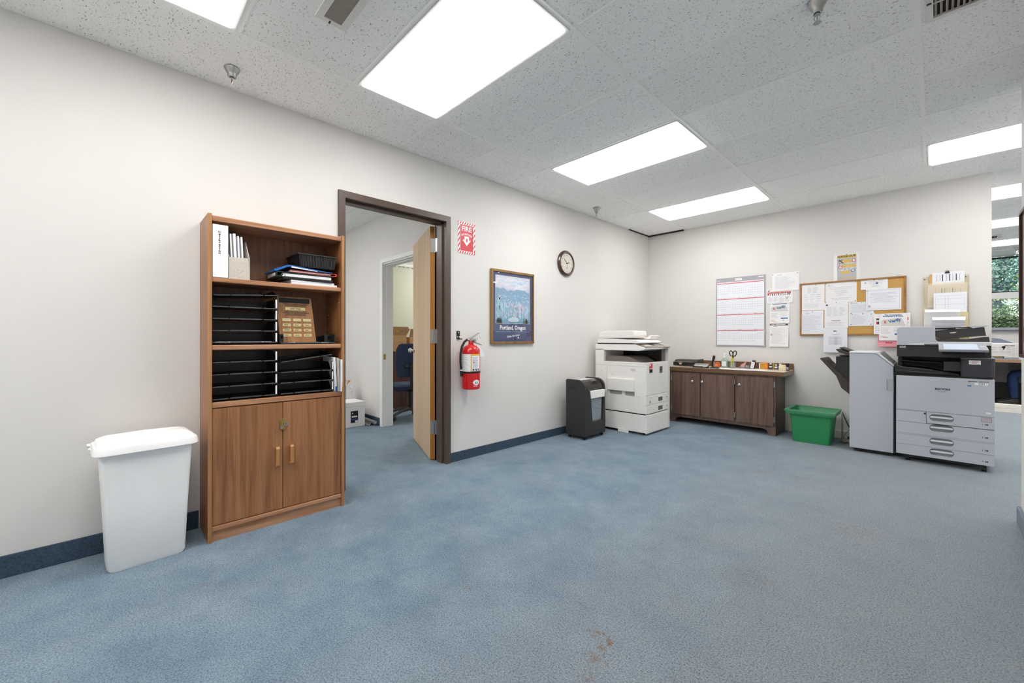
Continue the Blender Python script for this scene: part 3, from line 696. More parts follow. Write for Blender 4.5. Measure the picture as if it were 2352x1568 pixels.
o = slab('spiral_notebook', 'black spiral notebook low in the stack on the top shelf', 'notebook', .05, .276, .30, .60, z+.0265, z+.038, BLACK, .0, group=G)
sp = MB()
for q in range(24): sp.tube([(-.113+.005+.0093*q, -.150+.005*math.cos(a), .0055+.0062*math.sin(a)) for a in [2*PI*i/10 for i in range(10)]], .0011, 4, True)
part('spiral', sp, DARK2, o, local=True)
t = thing('ring_binder', 'dark green binder with a white spine label in the shelf stack', 'binder', (.165, .43, z+.039))
part('binder_cover', MB().box(.05, .278, .262, .60, z+.039, z+.0415).box(.05, .278, .262, .60, z+.066, z+.0685).box(.05, .278, .262, .2645, z+.039, z+.0685), mat('dark green vinyl', '#1f3b30', .45), t, .002)
part('pages', MB().box(.055, .272, .30, .59, z+.044, z+.062), PAPER, t)
pr = Print((.06, .2615, z+.042), (1, 0, 0), (0, 0, 1)); pr.rect(PAPER, .02, .004, .19, .022); pr.lines(INKR, .03, .17, .017, .010, 2, .003); pr.build(t, 'spine_label')
part('ring', MB().tube([(.274, .30+.011*math.cos(a), z+.053+.009*math.sin(a)) for a in [2*PI*i/14 for i in range(14)]], .0014, 5, True), CHROME, t)
t = thing('folder', 'red folder with a rolled spine under the blue binder', 'folder', (.165, .5, z+.069))
RED = mat('red folder card', '#c0483e', .5)
part('folder_cover', MB().prism([(.34, z+.0745), (.60, z+.069), (.622, z+.071), (.630, z+.078), (.624, z+.088), (.612, z+.090), (.60, z+.086), (.34, z+.088), (.34, z+.0865), (.60, z+.0845), (.612, z+.086), (.620, z+.082), (.62, z+.076), (.60, z+.0715), (.34, z+.0765)], 'x', .055, .274), RED, t)
part('pages', MB().box(.06, .268, .34, .59, z+.0768, z+.084), PAPER, t)
t = thing('ring_binder', 'bright blue binder sloping on top of the shelf stack', 'binder', (.165, .42, z+.075))
BLUEV = mat('blue vinyl', '#1c5fa8', .4)
part('binder_cover', MB().prism([(.25, z+.072), (.262, z+.071), (.33, z+.105), (.55, z+.091), (.60, z+.0905), (.60, z+.094), (.545, z+.097), (.345, z+.116), (.325, z+.116), (.25, z+.082)], 'x', .05, .276), BLUEV, t, .001)
part('pages', MB().prism([(.345, z+.1005), (.50, z+.0905), (.50, z+.094), (.345, z+.1095)], 'x', .2762, .279), PAPER, t)
t = thing('plastic_basket', 'black ribbed plastic basket upon the stack of binders', 'basket', (.16, .51, z+.098))
bz0, bz1 = z+.1155, z+.196
def basket_loop(g, zz): return [(.16-.115-g, .40-g, zz), (.16+.105+g, .40-g, zz), (.16+.105+g, .615+g*.6, zz), (.16-.115-g, .615+g*.6, zz)]
for q in range(4):
    lo0 = basket_loop(0, bz0); lo1 = basket_loop(.012, bz1); a, b = q, (q+1) % 4
    mb = MB().add([lo0[a], lo0[b], lo1[b], lo1[a]]+[tuple(Vector(p)+Vector((.16-p[0], .51-p[1], 0)).normalized()*.003) for p in (lo0[a], lo0[b], lo1[b], lo1[a])], [(0, 1, 2, 3), (7, 6, 5, 4), (0, 3, 7, 4), (1, 5, 6, 2), (3, 2, 6, 7), (0, 4, 5, 1)])
    part('wall_panel', mb, BLACK, t)
part('bottom', MB().box(.046, .264, .401, .614, bz0, bz0+.003), BLACK, t)
rim = MB(); lo = basket_loop(.016, bz1)
part('rim', MB().plate([(p[0], p[1]) for p in basket_loop(.02, 0)], [[(p[0], p[1]) for p in basket_loop(.008, 0)][::-1]], 'z', bz1-.002, bz1+.003), DARK2, t, .001)
for q in range(22):
    y = .408+q*.0097; part('rib', MB().prism([(.266, bz0+.004), (.2695, bz0+.004), (.2795, bz1-.004), (.276, bz1-.004)], 'y', y-.0018, y+.0018), DARK2, t)
# ---- letter trays
TRL = mat('tray edge plastic', '#1b1a1a', .35)
def letter_tray(loc, label, w=.30, roll=0.0, lab=True, h=.062, group='black letter trays in the bookcase'):
    """local: x depth (front at 0, back negative), y width, z up"""
    t = thing('letter_tray', label, 'letter tray', loc, 0, group); t.rotation_euler = (roll, 0, 0)
    part('tray_base', MB().box(-.24, -.004, 0, w, 0, .003), TRL, t, local=True)
    part('front_lip', MB().box(-.006, 0, 0, w*.22, -.001, .005).box(-.006, 0, w*.25, w*.74, -.001, .006).box(-.006, 0, w*.77, w, -.001, .005), mat('tray lip', '#4a4a4e', .25), t, .001, local=True)
    for y in (0, w-.003): part('side_wall', MB().prism([(-.24, 0), (-.05, 0), (-.05, .012), (-.085, h-.01), (-.11, h), (-.24, h)], 'y', y, y+.003), TRL, t, local=True)
    part('back_wall', MB().box(-.24, -.237, .003, w-.003, .003, h-.006), TRL, t, local=True)
    if lab:
        p = part('post', MB().box(-.012, 0, w-.012, w-.002, 0, h), TRL, t, .001, local=True)
        part('label_strip', MB().box(0, .0012, w-.0115, w-.003, .006, h-.004), PAPER, t, local=True)
    return t
f = .276
z = SH2+.012
for q in range(4): letter_tray((f, -.058, z+.068*q), ['lowest', 'second lowest', 'third', 'fourth'][q]+' black letter tray in the left stack of the middle shelf', .325)
letter_tray((f-.004, -.050, z+.068*4-.004), 'tilted top black letter tray under the upper shelf', .325, .06, False, .035)
lt = letter_tray((f, .285, SH2+.006), 'single low black letter tray holding the wooden plaque', .33, 0, False, .05)
part('post', MB().plate(rr2(.290, SH2+.037, .022, .055, .003), [rr2(.291, SH2+.046, .011, .022, .002)[::-1]], 'x', f-.05, f-.002), TRL, lt)
part('post', MB().plate(rr2(.590, SH2+.037, .05, .055, .003), [rr2(.595, SH2+.040, .018, .022, .002)[::-1]], 'x', f-.06, f-.056).box(f-.06, f, .611, .615, SH2+.01, SH2+.064), TRL, lt)
z = SH3+.012
for q in range(4): letter_tray((f, -.058, z+.0695*q), ['bottom', 'second', 'third', 'topmost'][q]+' black letter tray in the left stack of the lowest open shelf', .325)
for q in range(3): letter_tray((f, .285, z+.0665*q), ['bottom', 'middle', 'upper'][q]+' black letter tray in the right stack of the lowest open shelf', .32, lab=True)
letter_tray((f-.004, .290, z+.0665*3-.004), 'tilted empty black letter tray topping the right stack', .31, .13, False, .025)
single('paper_sheet', MB().box(.06, .27, -.045, .235, SH2+.0152, SH2+.0185), PAPERC, 'white paper lying in the lowest tray of the middle shelf', 'paper', (.16, .1, SH2+.015))
single('paper_sheet', MB().box(.06, .272, .335, .58, SH2+.0092, SH2+.0115), PAPER, 'white paper lying under the wooden plaque', 'paper', (.16, .45, SH2+.009))
# ---- wooden plaque
t = thing('award_plaque', 'wooden plaque with brass name plates leaning on the middle shelf', 'plaque', (.235, .40, SH2+.012))
ty = .20; Mq = rot('Y', -.14, (.245, 0, SH2+.012))
pz = SH2+.012
pm = MB().prism([(.288, pz), (.506, pz), (.485, pz+.295), (.278, pz+.295)], 'x', .228, .245).xf(Mq)
part('board', pm, wood('plaque board', '#7a5232', '#95683f', '#a9794c', 'Z', .8), t, .003)
fo = Mq @ Vector((.2455, 0, pz)); fu = Vector((0, 1, 0)); fv = (Mq.to_3x3() @ Vector((0, 0, 1)))
pr = Print(fo, fu, fv)
BR = mat('brass plate', '#d9c88f', .35, .6); 
def npl(a0, b0, a1, b1, m_=None, nm='name_plate'):
    q4 = [(a0, b0), (a1, b0), (a1, b1), (a0, b1)]
    return part(nm, MB().add([pr.pt(*p_, -.0005) for p_ in q4]+[pr.pt(*p_, .0008) for p_ in q4], [(3, 2, 1, 0), (4, 5, 6, 7), (0, 1, 5, 4), (1, 2, 6, 5), (2, 3, 7, 6), (3, 0, 4, 7)]), m_ or BR, t)
npl(.293, .255, .473, .285, BLACKG, 'black_plate')
for q in range(3): pr.rect(INKBK, .315+.006*q, .247-q*.0065, .462-.006*q, .2495-q*.0065)
npl(.327, .208, .445, .226); pr.lines(INKD, .355, .42, .217, .217, 1, .005, .9, 2, off=.0012)
for q, (a, b) in enumerate(((.318, .458), (.313, .470), (.335, .445), (.330, .450))): pr.rect(INKBK, a, .197-q*.0075, b, .200-q*.0075)
rd = random.Random(3)
for r in range(4):
    for c in range(3):
        a = .308+c*.061-r*.000; b = .145-r*.033
        npl(a, b-.009, a+.048, b+.009); pr.lines(INKD if r else INK, a+.008, a+.04, b, b, 1, .004, .6, seed=r*3+c, off=.0011)
pr.build(t, 'engraved_text', kind='stuff')
# ---- manuals at the right end
for q, (y, th, m, l, zz) in enumerate(((.612, .012, PAPERC, 'white manual with blue foot next to the lower letter trays', .23), (.627, .010, mat('grey page edges', '#b9b3aa', .8), 'grey worn manual between two white ones at the shelf end', .225), (.640, .009, PAPER, 'white manual at the right end sticking out of the lower shelf', .215))):
    mb = MB().prism([(.09, SH3+.001), (.285+.012*q, SH3+.001), (.290+.012*q, SH3+.06), (.286+.012*q, SH3+zz), (.09, SH3+zz+.006)], 'y', y, y+th).xf(rot('X', .05-.03*q, (0, y, SH3)))
    o = single('manual', mb, m, l, 'manual', (.19, y, SH3), .001)
    if q == 0: part('blue_band', MB().box(.2865, .2885, y+.0002, y+th-.0002, SH3+.002, SH3+.035), BLUEV, o)

# ================================================================== WHITE BIN
t = thing('waste_bin', 'tall white plastic bin with lid beside the bookcase', 'bin', (.215, -.335, 0), .07)
BINW = mat('white bin plastic', '#f6f5f4', .38, vary=.03, vscale=6); 
lo = []
for z, w, d in ((.004, .170, .275), (.0, .185, .29), (.012, .195, .302), (.30, .225, .325), (.575, .248, .352), (.592, .25, .355)):
    lo.append(rrect(0, 0, w, d, .035, z))
part('bin_body', MB().loft(lo[1:]), BINW, t, local=True)
ll = []
for z, w, d, r in ((.580, .286, .402, .055), (.582, .292, .408, .056), (.606, .286, .402, .054), (.615, .278, .394, .052), (.6165, .268, .384, .050), (.617, .262, .378, .048), (.630, .250, .366, .046), (.640, .215, .33, .045), (.645, .15, .26, .04), (.646, .05, .10, .02)):
    ll.append(rrect(-.006 if z > .62 else 0, 0, w, d, r, z, 7))
part('lid', MB().loft(ll), mat('bin lid', '#f7f5f4', .32, vary=.03, vscale=14), t, local=True)
part('lid_ridge', MB().tube([(-.055, -.165, .637), (-.055, -.09, .644), (-.052, .0, .648), (-.055, .09, .644), (-.06, .165, .637)], .006, 8), BINW, t, local=True)
part('hinge_tab', MB().cyl((-.10, -.212, .60), (-.10, -.198, .60), .010, n=12), BINW, t, local=True); part('hinge_tab', MB().cyl((-.04, -.21, .592), (-.04, -.198, .592), .006, n=10), BINW, t, local=True)

# ================================================================== LEFT WALL ITEMS
# fire extinguisher sign
t = thing('safety_sign', 'red and white fire extinguisher sign above the extinguisher', 'sign', (0, 1.94, 1.93))
sy0, sy1, sz0, sz1 = 1.842, 2.046, 1.934, 2.230
RS = mat('sign red', '#d13a46', .45); WS = mat('sign white', '#f3efee', .45)
part('plate', MB().box(.0005, .003, sy0, sy1, sz0, sz1), WS, t)
pr = Print((.003, sy0, sz0), (0, 1, 0), (0, 0, 1)); w, h = sy1-sy0, sz1-sz0; bd = .026
pr.rect(RS, bd, bd, w-bd, h-bd)
def clip_stripe(a0, b0, a1, b1, p, sl):     # slanted red bars inside a rectangle
    def clip(poly, f):
        out = []
        for i in range(len(poly)):
            P0, P1 = poly[i], poly[(i+1) % len(poly)]; d0, d1_ = f(P0), f(P1)
            if d0 >= 0: out.append(P0)
            if (d0 >= 0) != (d1_ >= 0):
                q = d0/(d0-d1_); out.append((P0[0]+(P1[0]-P0[0])*q, P0[1]+(P1[1]-P0[1])*q))
        return out
    k = a0-(b1-b0)*sl-p
    while k < a1+(b1-b0)*sl+p:
        poly = [(k, b0), (k+p*.5, b0), (k+p*.5+(b1-b0)*sl, b1), (k+(b1-b0)*sl, b1)]
        poly = clip(poly, lambda P0: P0[0]-a0)
        if len(poly) > 2: poly = clip(poly, lambda P0: a1-P0[0])
        if len(poly) > 2: pr.poly(RS, poly)
        k += p
clip_stripe(0, h-bd+.003, w, h, .028, .55); clip_stripe(0, 0, w, bd-.003, .028, .55)
clip_stripe(0, bd-.003, bd-.004, h-bd+.003, .028, .55); clip_stripe(w-bd+.004, bd-.003, w, h-bd+.003, .028, .55)
pr.text(WS, 'FIRE', w/2, h-.064, .066, sx=1.0, bold=.0014)
for q, ch in enumerate('EXTINGUISHER'):
    x = (q-5.5)*.0105; pr.text(WS, ch, w/2+x, h-.112-x*x*4.5, .024, sx=.66, bold=.0007, rotd=-x*9)
ax = w/2; ay = .135
pr.poly(WS, [(ax-.028, ay+.03), (ax-.028, ay-.005), (ax-.05, ay-.005), (ax, ay-.06), (ax+.05, ay-.005), (ax+.028, ay-.005), (ax+.028, ay+.03)], .0008)
pr.poly(RS, [(ax-.007, ay+.008), (ax-.009, ay-.018), (ax, ay-.028), (ax+.009, ay-.018), (ax+.007, ay+.008)], .0011)
pr.build(t, 'lettering', {RS.name: 'red_print', WS.name: 'white_lettering'})
# fire extinguisher
ex, ey = .10, 1.918
t = thing('fire_extinguisher', 'red fire extinguisher with black hose on the left wall', 'fire extinguisher', (ex, ey, .668))
REDX = mat('extinguisher red', '#d0141a', .22, coat=.5)
part('cylinder', MB().lathe([(.0, .668), (.072, .668), (.083, .674), (.086, .69), (.086, 1.015), (.082, 1.04), (.066, 1.06), (.036, 1.074), (.024, 1.082), (.023, 1.11), (0, 1.11)], (ex, ey, 0), n=36), REDX, t)
lab = MB(); n = 16
def arc_patch(a0, a1, z0, z1, r=.0868):
    m = MB(); k = 14; v = []
    for i in range(k+1):
        a = a0+(a1-a0)*i/k
        v += [(ex+r*math.cos(a), ey+r*math.sin(a), z0), (ex+r*math.cos(a), ey+r*math.sin(a), z1)]
    m.add(v, [(2*i, 2*i+2, 2*i+3, 2*i+1) for i in range(k)], True); return m
va = math.atan2(-.462-ey, 3.095-ex)       # direction from which the front is seen
part('instruction_label', arc_patch(va-1.35, va-.02, .835, .993), PAPER, t)
part('yellow_label', arc_patch(va-.02, va+.1, .835, .993), mat('label yellow', '#e0b93c', .6), t)
part('instruction_label', arc_patch(va+.1, va+1.15, .838, .978), PAPERC, t)
part('yellow_label', arc_patch(va+.1, va+1.15, .978, .993), MATS['label yellow'], t)
tx = MB()
for q in range(9):
    m_ = arc_patch(va-1.2, va-.35-.1*(q % 3), .850+q*.0155, .853+q*.0155, .0873); tx.add(m_.v, m_.f, True)
    if q < 8: m_ = arc_patch(va+.2, va+.7+.1*(q % 2), .870+q*.0125, .876+q*.0125, .0873); tx.add(m_.v, m_.f, True)
part('label_text', tx, INK, t)
for q in range(3): part('pictogram', arc_patch(va+.18+q*.3, va+.36+q*.3, .843, .860, .0873), INKD, t)
rdp = MB(); m_ = arc_patch(va+.2, va+.42, .916, .922, .0875); part('red_mark', m_, INKR, t)
k0 = va+.62; bd_ = MB()
for q in range(12):
    h0, h1 = -1+q/6, -1+(q+1)/6; wd_ = .40*math.sqrt(max(.0, 1-((h0+h1)/2)**2)); m_ = arc_patch(k0-wd_, k0+wd_, .735+.024*h0, .735+.024*h1, .0869); bd_.add(m_.v, m_.f, True)
part('round_badge', bd_, PAPER, t)
part('badge_print', MB().add(arc_patch(k0-.16, k0-.05, .725, .742, .0875).v, arc_patch(k0-.16, k0-.05, .725, .742).f).add(arc_patch(k0+.06, k0+.16, .725, .742, .0875).v, arc_patch(k0+.06, k0+.16, .725, .742).f), INKD, t)
part('badge_strip', arc_patch(k0-.35, k0+.15, .700, .705), PAPER, t)
part('clamp_band', MB().lathe([(.0872, .818), (.0885, .820), (.0885, .833), (.0872, .835)], (ex, ey, 0), n=36), BLACK, t)
part('valve', MB().cyl((ex, ey, 1.10), (ex, ey, 1.135), .02, n=16).cyl((ex, ey-.045, 1.122), (ex, ey+.045, 1.122), .012, n=12).cyl((ex, ey+.01, 1.115), (ex+.04, ey+.02, 1.115), .016, n=14), STEEL, t)
part('carry_handle', MB().prism([(ey-.02, 1.118), (ey+.02, 1.112), (ey+.125, 1.078), (ey+.125, 1.070), (ey+.02, 1.10), (ey-.02, 1.108)], 'x', ex-.012, ex+.012), STEEL, t, .002)
part('squeeze_lever', MB().prism([(ey-.03, 1.135), (ey+.01, 1.150), (ey+.095, 1.190), (ey+.10, 1.184), (ey+.015, 1.138), (ey-.03, 1.122)], 'x', ex-.012, ex+.012), STEEL, t, .002)
part('pull_pin', MB().tube([(ex+.014, ey+.03, 1.135)]+[(ex+.022, ey+.075+.018*math.cos(a), 1.140+.016*math.sin(a)) for a in [PI-2*PI*i/14 for i in range(15)]], .0016, 6), CHROME, t)
part('hose', MB().tube([(ex, ey-.045, 1.122), (ex, ey-.075, 1.105), (ex, ey-.105, 1.06), (ex, ey-.118, 1.0), (ex, ey-.120, .93), (ex-.002, ey-.112, .87), (ex-.004, ey-.106, .84), (ex-.004, ey-.103, .79)], [.011]*6+[.0135, .012], 10), BLACK, t)
part('hose_collar', MB().cyl((ex-.004, ey-.1065, .843), (ex-.003, ey-.108, .855), .0145, n=14), OLDW2, t)
part('hose_clip', MB().box(ex-.012, ex+.006, ey-.10, ey-.08, .815, .835), BLACK, t, .002)
part('service_tag', MB().prism([(ey+.02, 1.075), (ey+.035, 1.08), (ey+.11, .985), (ey+.10, .965), (ey+.045, .965)], 'x', ex+.064, ex+.0655), PAPERC, t)
part('wall_hook', MB().box(.0, .004, ey-.092, ey-.055, 1.13, 1.205).box(.0, .06, ey-.08, ey-.067, 1.125, 1.135), BLACK, t, .001)
part('hook_bolts', MB().cyl((.004, ey-.0735, 1.19), (.007, ey-.0735, 1.19), .006, n=10).cyl((.004, ey-.084, 1.15), (.007, ey-.084, 1.15), .006, n=10).cyl((.004, ey-.063, 1.15), (.007, ey-.063, 1.15), .006, n=10), CHROME, t)
# framed poster
py0, py1, pz0, pz1 = 2.238, 2.862, 1.078, 1.834
t = thing('framed_poster', 'gold framed Portland, Oregon city and mountain poster', 'picture', (.0, 2.55, 1.078))
GOLD = wood('poster frame wood', '#6e4d22', '#8a6432', '#a07a45', 'Z', .5, rough=.3)
fw_ = .024
part('frame_rail', MB().box(.002, .0255, py0+fw_, py1-fw_, pz0, pz0+fw_), GOLD, t, .002); part('frame_rail', MB().box(.002, .0255, py0+fw_, py1-fw_, pz1-fw_, pz1), GOLD, t, .002)
part('frame_stile', MB().box(.002, .0262, py0, py0+fw_, pz0, pz1), GOLD, t, .003); part('frame_stile', MB().box(.002, .0262, py1-fw_, py1, pz0, pz1), GOLD, t, .003)
NAVY = mat('poster navy', '#3c4a72', .6)
part('poster_sheet', MB().box(.002, .012, py0+.01, py1-.01, pz0+.01, pz1-.01), NAVY, t)
def art_mat():
    m, n, l, b = base_mat('soft city painting')
    tc = n.new('ShaderNodeTexCoord'); sx = n.new('ShaderNodeSeparateXYZ'); l.new(tc.outputs['Generated'], sx.inputs[0])
    t1 = n.new('ShaderNodeTexNoise'); t1.inputs['Scale'].default_value = 9; t1.inputs['Detail'].default_value = 6; l.new(tc.outputs['Generated'], t1.inputs['Vector'])
    ad = n.new('ShaderNodeMath'); ad.operation = 'MULTIPLY_ADD'; l.new(t1.outputs[0], ad.inputs[0]); ad.inputs[1].default_value = .16; l.new(sx.outputs[2], ad.inputs[2])
    r = n.new('ShaderNodeValToRGB'); e = r.color_ramp.elements
    e[0].position = .05; e[0].color = rgb('#5f93a8'); e[1].position = 1.0; e[1].color = rgb('#cfd0de')
    for p, c in ((.25, '#7fb4cf'), (.45, '#8fb9d2'), (.60, '#83aecb'), (.72, '#9fb6d0'), (.80, '#c9cbdc'), (.93, '#dcd6df')):
        x = e.new(p); x.color = rgb(c)
    l.new(ad.outputs[0], r.inputs[0])
    t2 = n.new('ShaderNodeTexNoise'); t2.inputs['Scale'].default_value = 30; t2.inputs['Detail'].default_value = 4; l.new(tc.outputs['Generated'], t2.inputs['Vector'])
    mx = n.new('ShaderNodeMix'); mx.data_type = 'RGBA'; mx.blend_type = 'SOFT_LIGHT'; mx.inputs[0].default_value = .6
    l.new(r.outputs[0], mx.inputs[6]); l.new(t2.outputs[0], mx.inputs[7]); l.new(mx.outputs[2], b.inputs['Base Color']); b.inputs['Roughness'].default_value = .7
    return m
ay0, ay1, az0, az1 = 2.300, 2.800, 1.288, 1.778
part('painting', MB().box(.012, .0128, ay0, ay1, az0, az1), art_mat(), t)
pr = Print((.0128, ay0, az0), (0, 1, 0), (0, 0, 1))
AW, AH = ay1-ay0, az1-az0
for a in (0, AW-.003): pr.rect(WHITEPR, a, 0, a+.003, AH)
for b in (0, AH-.003): pr.rect(WHITEPR, 0, b, AW, b+.003)
PB = [mat('paint blue', '#6fa9cb', .7), mat('paint pale', '#c9dbe6', .7), mat('paint pink', '#d9bcc8', .7), mat('paint white', '#dfe4ea', .7), mat('paint teal', '#79bcc4', .7), mat('paint deep', '#4f86b4', .7)]
rd = random.Random(11)
hill = lambda a: .352+.012*math.sin(a*23)+.008*math.sin(a*61+1)
pr.poly(mat('paint hill', '#86a9c4', .7), [(0.003, .29)]+[(.003+(AW-.006)*i/40, hill(AW*i/40)) for i in range(41)]+[(AW-.003, .29)])
pr.poly(PB[3], [(.245, .362), (.285, .385), (.315, .410), (.333, .422), (.345, .415), (.38, .392), (.42, .375), (.445, .364)], .0009)
SK_ = [mat('cloud '+c_, c_, .7) for c_ in ('#d9d9e4', '#e4dfe6', '#c3d6e4', '#b3cfe2', '#dcd3de')]
for q in range(150):
    a = rd.uniform(.006, AW-.05); b0 = rd.uniform(.365, AH-.02); r_ = rd.uniform(.010, .03)
    pr.poly(SK_[rd.choice((0, 1, 2, 4)) if a < .28 or b0 < .40 else rd.choice((2, 3, 3, 0, 1))], [(min(AW-.004, max(.004, a+r_*1.5*math.cos(k*PI/5))), min(AH-.004, b0+r_*.45*math.sin(k*PI/5))) for k in range(10)], .00065+.000001*q)
CT_ = [mat('dab '+c_, c_, .7) for c_ in ('#9cc4d8', '#b5cfdf', '#c9d6e2', '#86b0cd', '#8cc3cb', '#d2c5d2', '#7ba5c6', '#a9b9d4')]
for q in range(620):
    a = rd.uniform(.006, AW-.03); b0 = rd.triangular(.01, .335, .12); wd = rd.uniform(.006, .022); hh = rd.uniform(.006, .04 if b0 < .2 else .012)
    pr.rect(CT_[rd.choice((0, 1, 2, 3, 4, 5, 6, 7)) if b0 < .25 else rd.choice((0, 3, 6, 1))], a, b0, min(AW-.004, a+wd), b0+hh, .001+.000002*q)
for a, wd, hh, c in ((.03, .04, .262, 2), (.045, .02, .285, 2), (.12, .028, .195, 1), (.225, .03, .205, 5), (.235, .012, .232, 2), (.33, .036, .205, 2), (.385, .028, .19, 5), (.275, .022, .17, 6), (.44, .03, .15, 1)):
    pr.rect(CT_[c], a, .07, a+wd, hh, .0026)
    for k in range(7): pr.rect(CT_[rd.randrange(8)], a+wd*rd.uniform(0, .7), rd.uniform(.07, hh*.5), a+wd*rd.uniform(.75, 1), rd.uniform(hh*.5, hh-.01), .0027+.00003*k)
pr.poly(CT_[2], [(.17, .03), (.19, .055), (.25, .07), (.32, .06), (.34, .03), (.30, .02), (.22, .018)], .0028)
GRN = mat('paint green', '#3e6a66', .7)
for q in range(14):
    a = rd.choice((rd.uniform(.005, .07), rd.uniform(.37, .48))); pr.poly(GRN, [(a, .004), (a+.03, .004), (a+.024, .03+rd.random()*.02), (a+.012, .045+rd.random()*.02), (a+.003, .03)] if a < .46 else [(a, .004), (a+.015, .004), (a+.01, .05)], .0030)
pr.build(t, 'painted_shapes')
pr = Print((.012, py0, pz0), (0, 1, 0), (0, 0, 1))
pr.text(WHITEPR, 'Portland, Oregon', .312, .166, .062, sx=.86, bold=.0016)
pr.rect(mat('poster rule', '#8fb7c9', .6), .065, .124, .56, .127)
pr.text(WHITEPR, 'Delta Air Lines', .315, .083, .03, bold=.0006, rotd=.12); pr.poly(WHITEPR, [(.375, .058), (.40, .058), (.39, .075)])
pr.build(t, 'poster_lettering')
part('glass_pane', MB().box(.0165, .0175, py0+.02, py1-.02, pz0+.02, pz1-.02), clear_mat('picture glass', '#ffffff', .05, .02), t)
# clock
ky, kz = 3.435, 2.030
t = thing('wall_clock', 'round dark wooden wall clock on the left wall', 'clock', (0, ky, kz))
part('case', MB().lathe([(.150, .0), (.154, .012), (.152, .022), (.143, .028), (.141, .032), (.133, .036), (.125, .036), (.119, .031), (.117, .024), (.0, .023)], (0, ky, kz), 'x', 48), wood('clock wood', '#2c1a14', '#412820', '#54352a', 'Z', .6, rough=.22, coat=.5), t)
part('dial', MB().lathe([(.118, .0245), (.0, .025)], (0, ky, kz), 'x', 36), mat('clock dial', '#d5cfbf', .6), t)
pr = Print((.0252, ky, kz), (0, 1, 0), (0, 0, 1))
for q, rn in enumerate(('XII', 'I', 'II', 'III', 'IV', 'V', 'VI', 'VII', 'VIII', 'IX', 'X', 'XI')):
    a = PI/2-q*PI/6; pr.text(INKD, rn, .096*math.cos(a), .096*math.sin(a), .026, rotd=a-PI/2, sx=.8)
pr.rect(INK, -.018, -.034, .018, -.030); pr.poly(INK, circ2(.0, -.055, .018, 16)); pr.build(t, 'numerals')
def hand(L, w, ang):
    m = MB().prism([(-w, -.02), (w, -.02), (w*1.2, L*.65), (0, L), (-w*1.2, L*.65)], 'x', .0275, .0285)
    return m.xf(Matrix.Translation((0, ky, kz)) @ Matrix.Rotation(ang, 4, 'X'))
part('hour_hand', hand(.058, .004, -math.radians(75)), BLACK, t); part('minute_hand', hand(.085, .003, math.radians(48)), BLACK, t)
part('hand_hub', MB().cyl((.025, ky, kz), (.030, ky, kz), .006, n=12), BLACK, t)
part('glass_pane', MB().lathe([(.119, .032), (.0, .033)], (0, ky, kz), 'x', 36), MATS['picture glass'], t)
# framed glass on the right wall
t = thing('framed_print', 'dark brown framed glass picture at the right edge', 'picture', (3.44, 3.1, 1.03))
WB = mat('brown frame', '#3a211c', .3)
part('frame_rail', MB().box(3.443, 3.4625, 2.717, 3.428, 1.028, 1.045), WB, t, .002); part('frame_rail', MB().box(3.443, 3.4625, 2.717, 3.428, 1.872, 1.889), WB, t, .002)
part('frame_stile', MB().box(3.4428, 3.4625, 2.70, 2.717, 1.028, 1.889), WB, t, .002); part('frame_stile', MB().box(3.4428, 3.4625, 3.428, 3.445, 1.028, 1.889), WB, t, .002)
part('mat_board', MB().box(3.456, 3.4625, 2.71, 3.435, 1.04, 1.88), mat('mat board', '#b49a93', .7), t); part('glass_pane', MB().box(3.4515, 3.4525, 2.715, 3.43, 1.043, 1.874), MATS['picture glass'], t)

# ================================================================== SHREDDER
t = thing('paper_shredder', 'charcoal paper shredder on casters left of the old copier', 'shredder', (.26, 3.49, 0))
sx0, sx1, y0, y1 = .125, .395, 3.288, 3.692
prof = [(sx0+.01, .035), (sx1-.006, .035), (sx1, .05), (sx1, .56), (sx1-.006, .60), (sx1-.022, .632), (sx1-.05, .655), (sx1-.09, .668), (sx0+.01, .668), (sx0, .655), (sx0, .05)]
front_w = [(3.418, .512), (3.648, .512), (3.622, .206), (3.448, .206)]
part('side_panel', MB().prism(prof, 'y', y0, y0+.03), DARKG, t, .005); part('side_panel', MB().prism(prof, 'y', y1-.03, y1), DARKG, t, .005)
inner = [(sx0+.012, .036), (sx1-.014, .036), (sx1-.010, .05), (sx1-.010, .17), (sx1-.035, .20), (sx1-.035, .50), (sx1-.02, .56), (sx1-.03, .60), (sx1-.06, .63), (sx1-.10, .645), (sx0+.012, .645)]
part('core', MB().prism(inner, 'y', y0+.03, y1-.03), DARK2, t)
a_, b_y = y0+.028, y1-.028
part('front_panel', MB().prism([(a_, .04), (b_y, .04), (b_y, .185), (a_, .185)], 'x', sx1-.014, sx1-.002).prism([(a_, .185), (3.435, .185), (3.395, .545), (a_, .545)], 'x', sx1-.014, sx1-.002).prism([(3.635, .185), (b_y, .185), (b_y, .545), (3.668, .545)], 'x', sx1-.014, sx1-.002), DARKG, t)
part('bin_handle', MB().prism([(3.385, .540), (3.676, .540), (3.664, .455), (3.400, .455)], 'x', sx1-.03, sx1+.006), OLDW, t, .004, label='white pull handle')
part('bin_window', MB().prism([(3.405, .456), (3.660, .456), (3.632, .188), (3.438, .188)], 'x', sx1-.022, sx1-.018), clear_mat('bin window', '#dfe3e6', .06, .05, .12), t)
part('shredded_paper', MB().prism([(3.42, .44), (3.645, .43), (3.63, .20), (3.44, .20)], 'x', sx1-.034, sx1-.026), mat('shreds', '#d5d8da', .9, vary=.3, vscale=60), t, kind='stuff')
part('lid_cover', MB().prism([(sx0+.02, .645), (sx0+.15, .645), (sx0+.15, .655), (sx0+.02, .655)], 'y', y0+.034, y1-.034), mat('shredder label', '#c9c6c1', .5), t, .002)
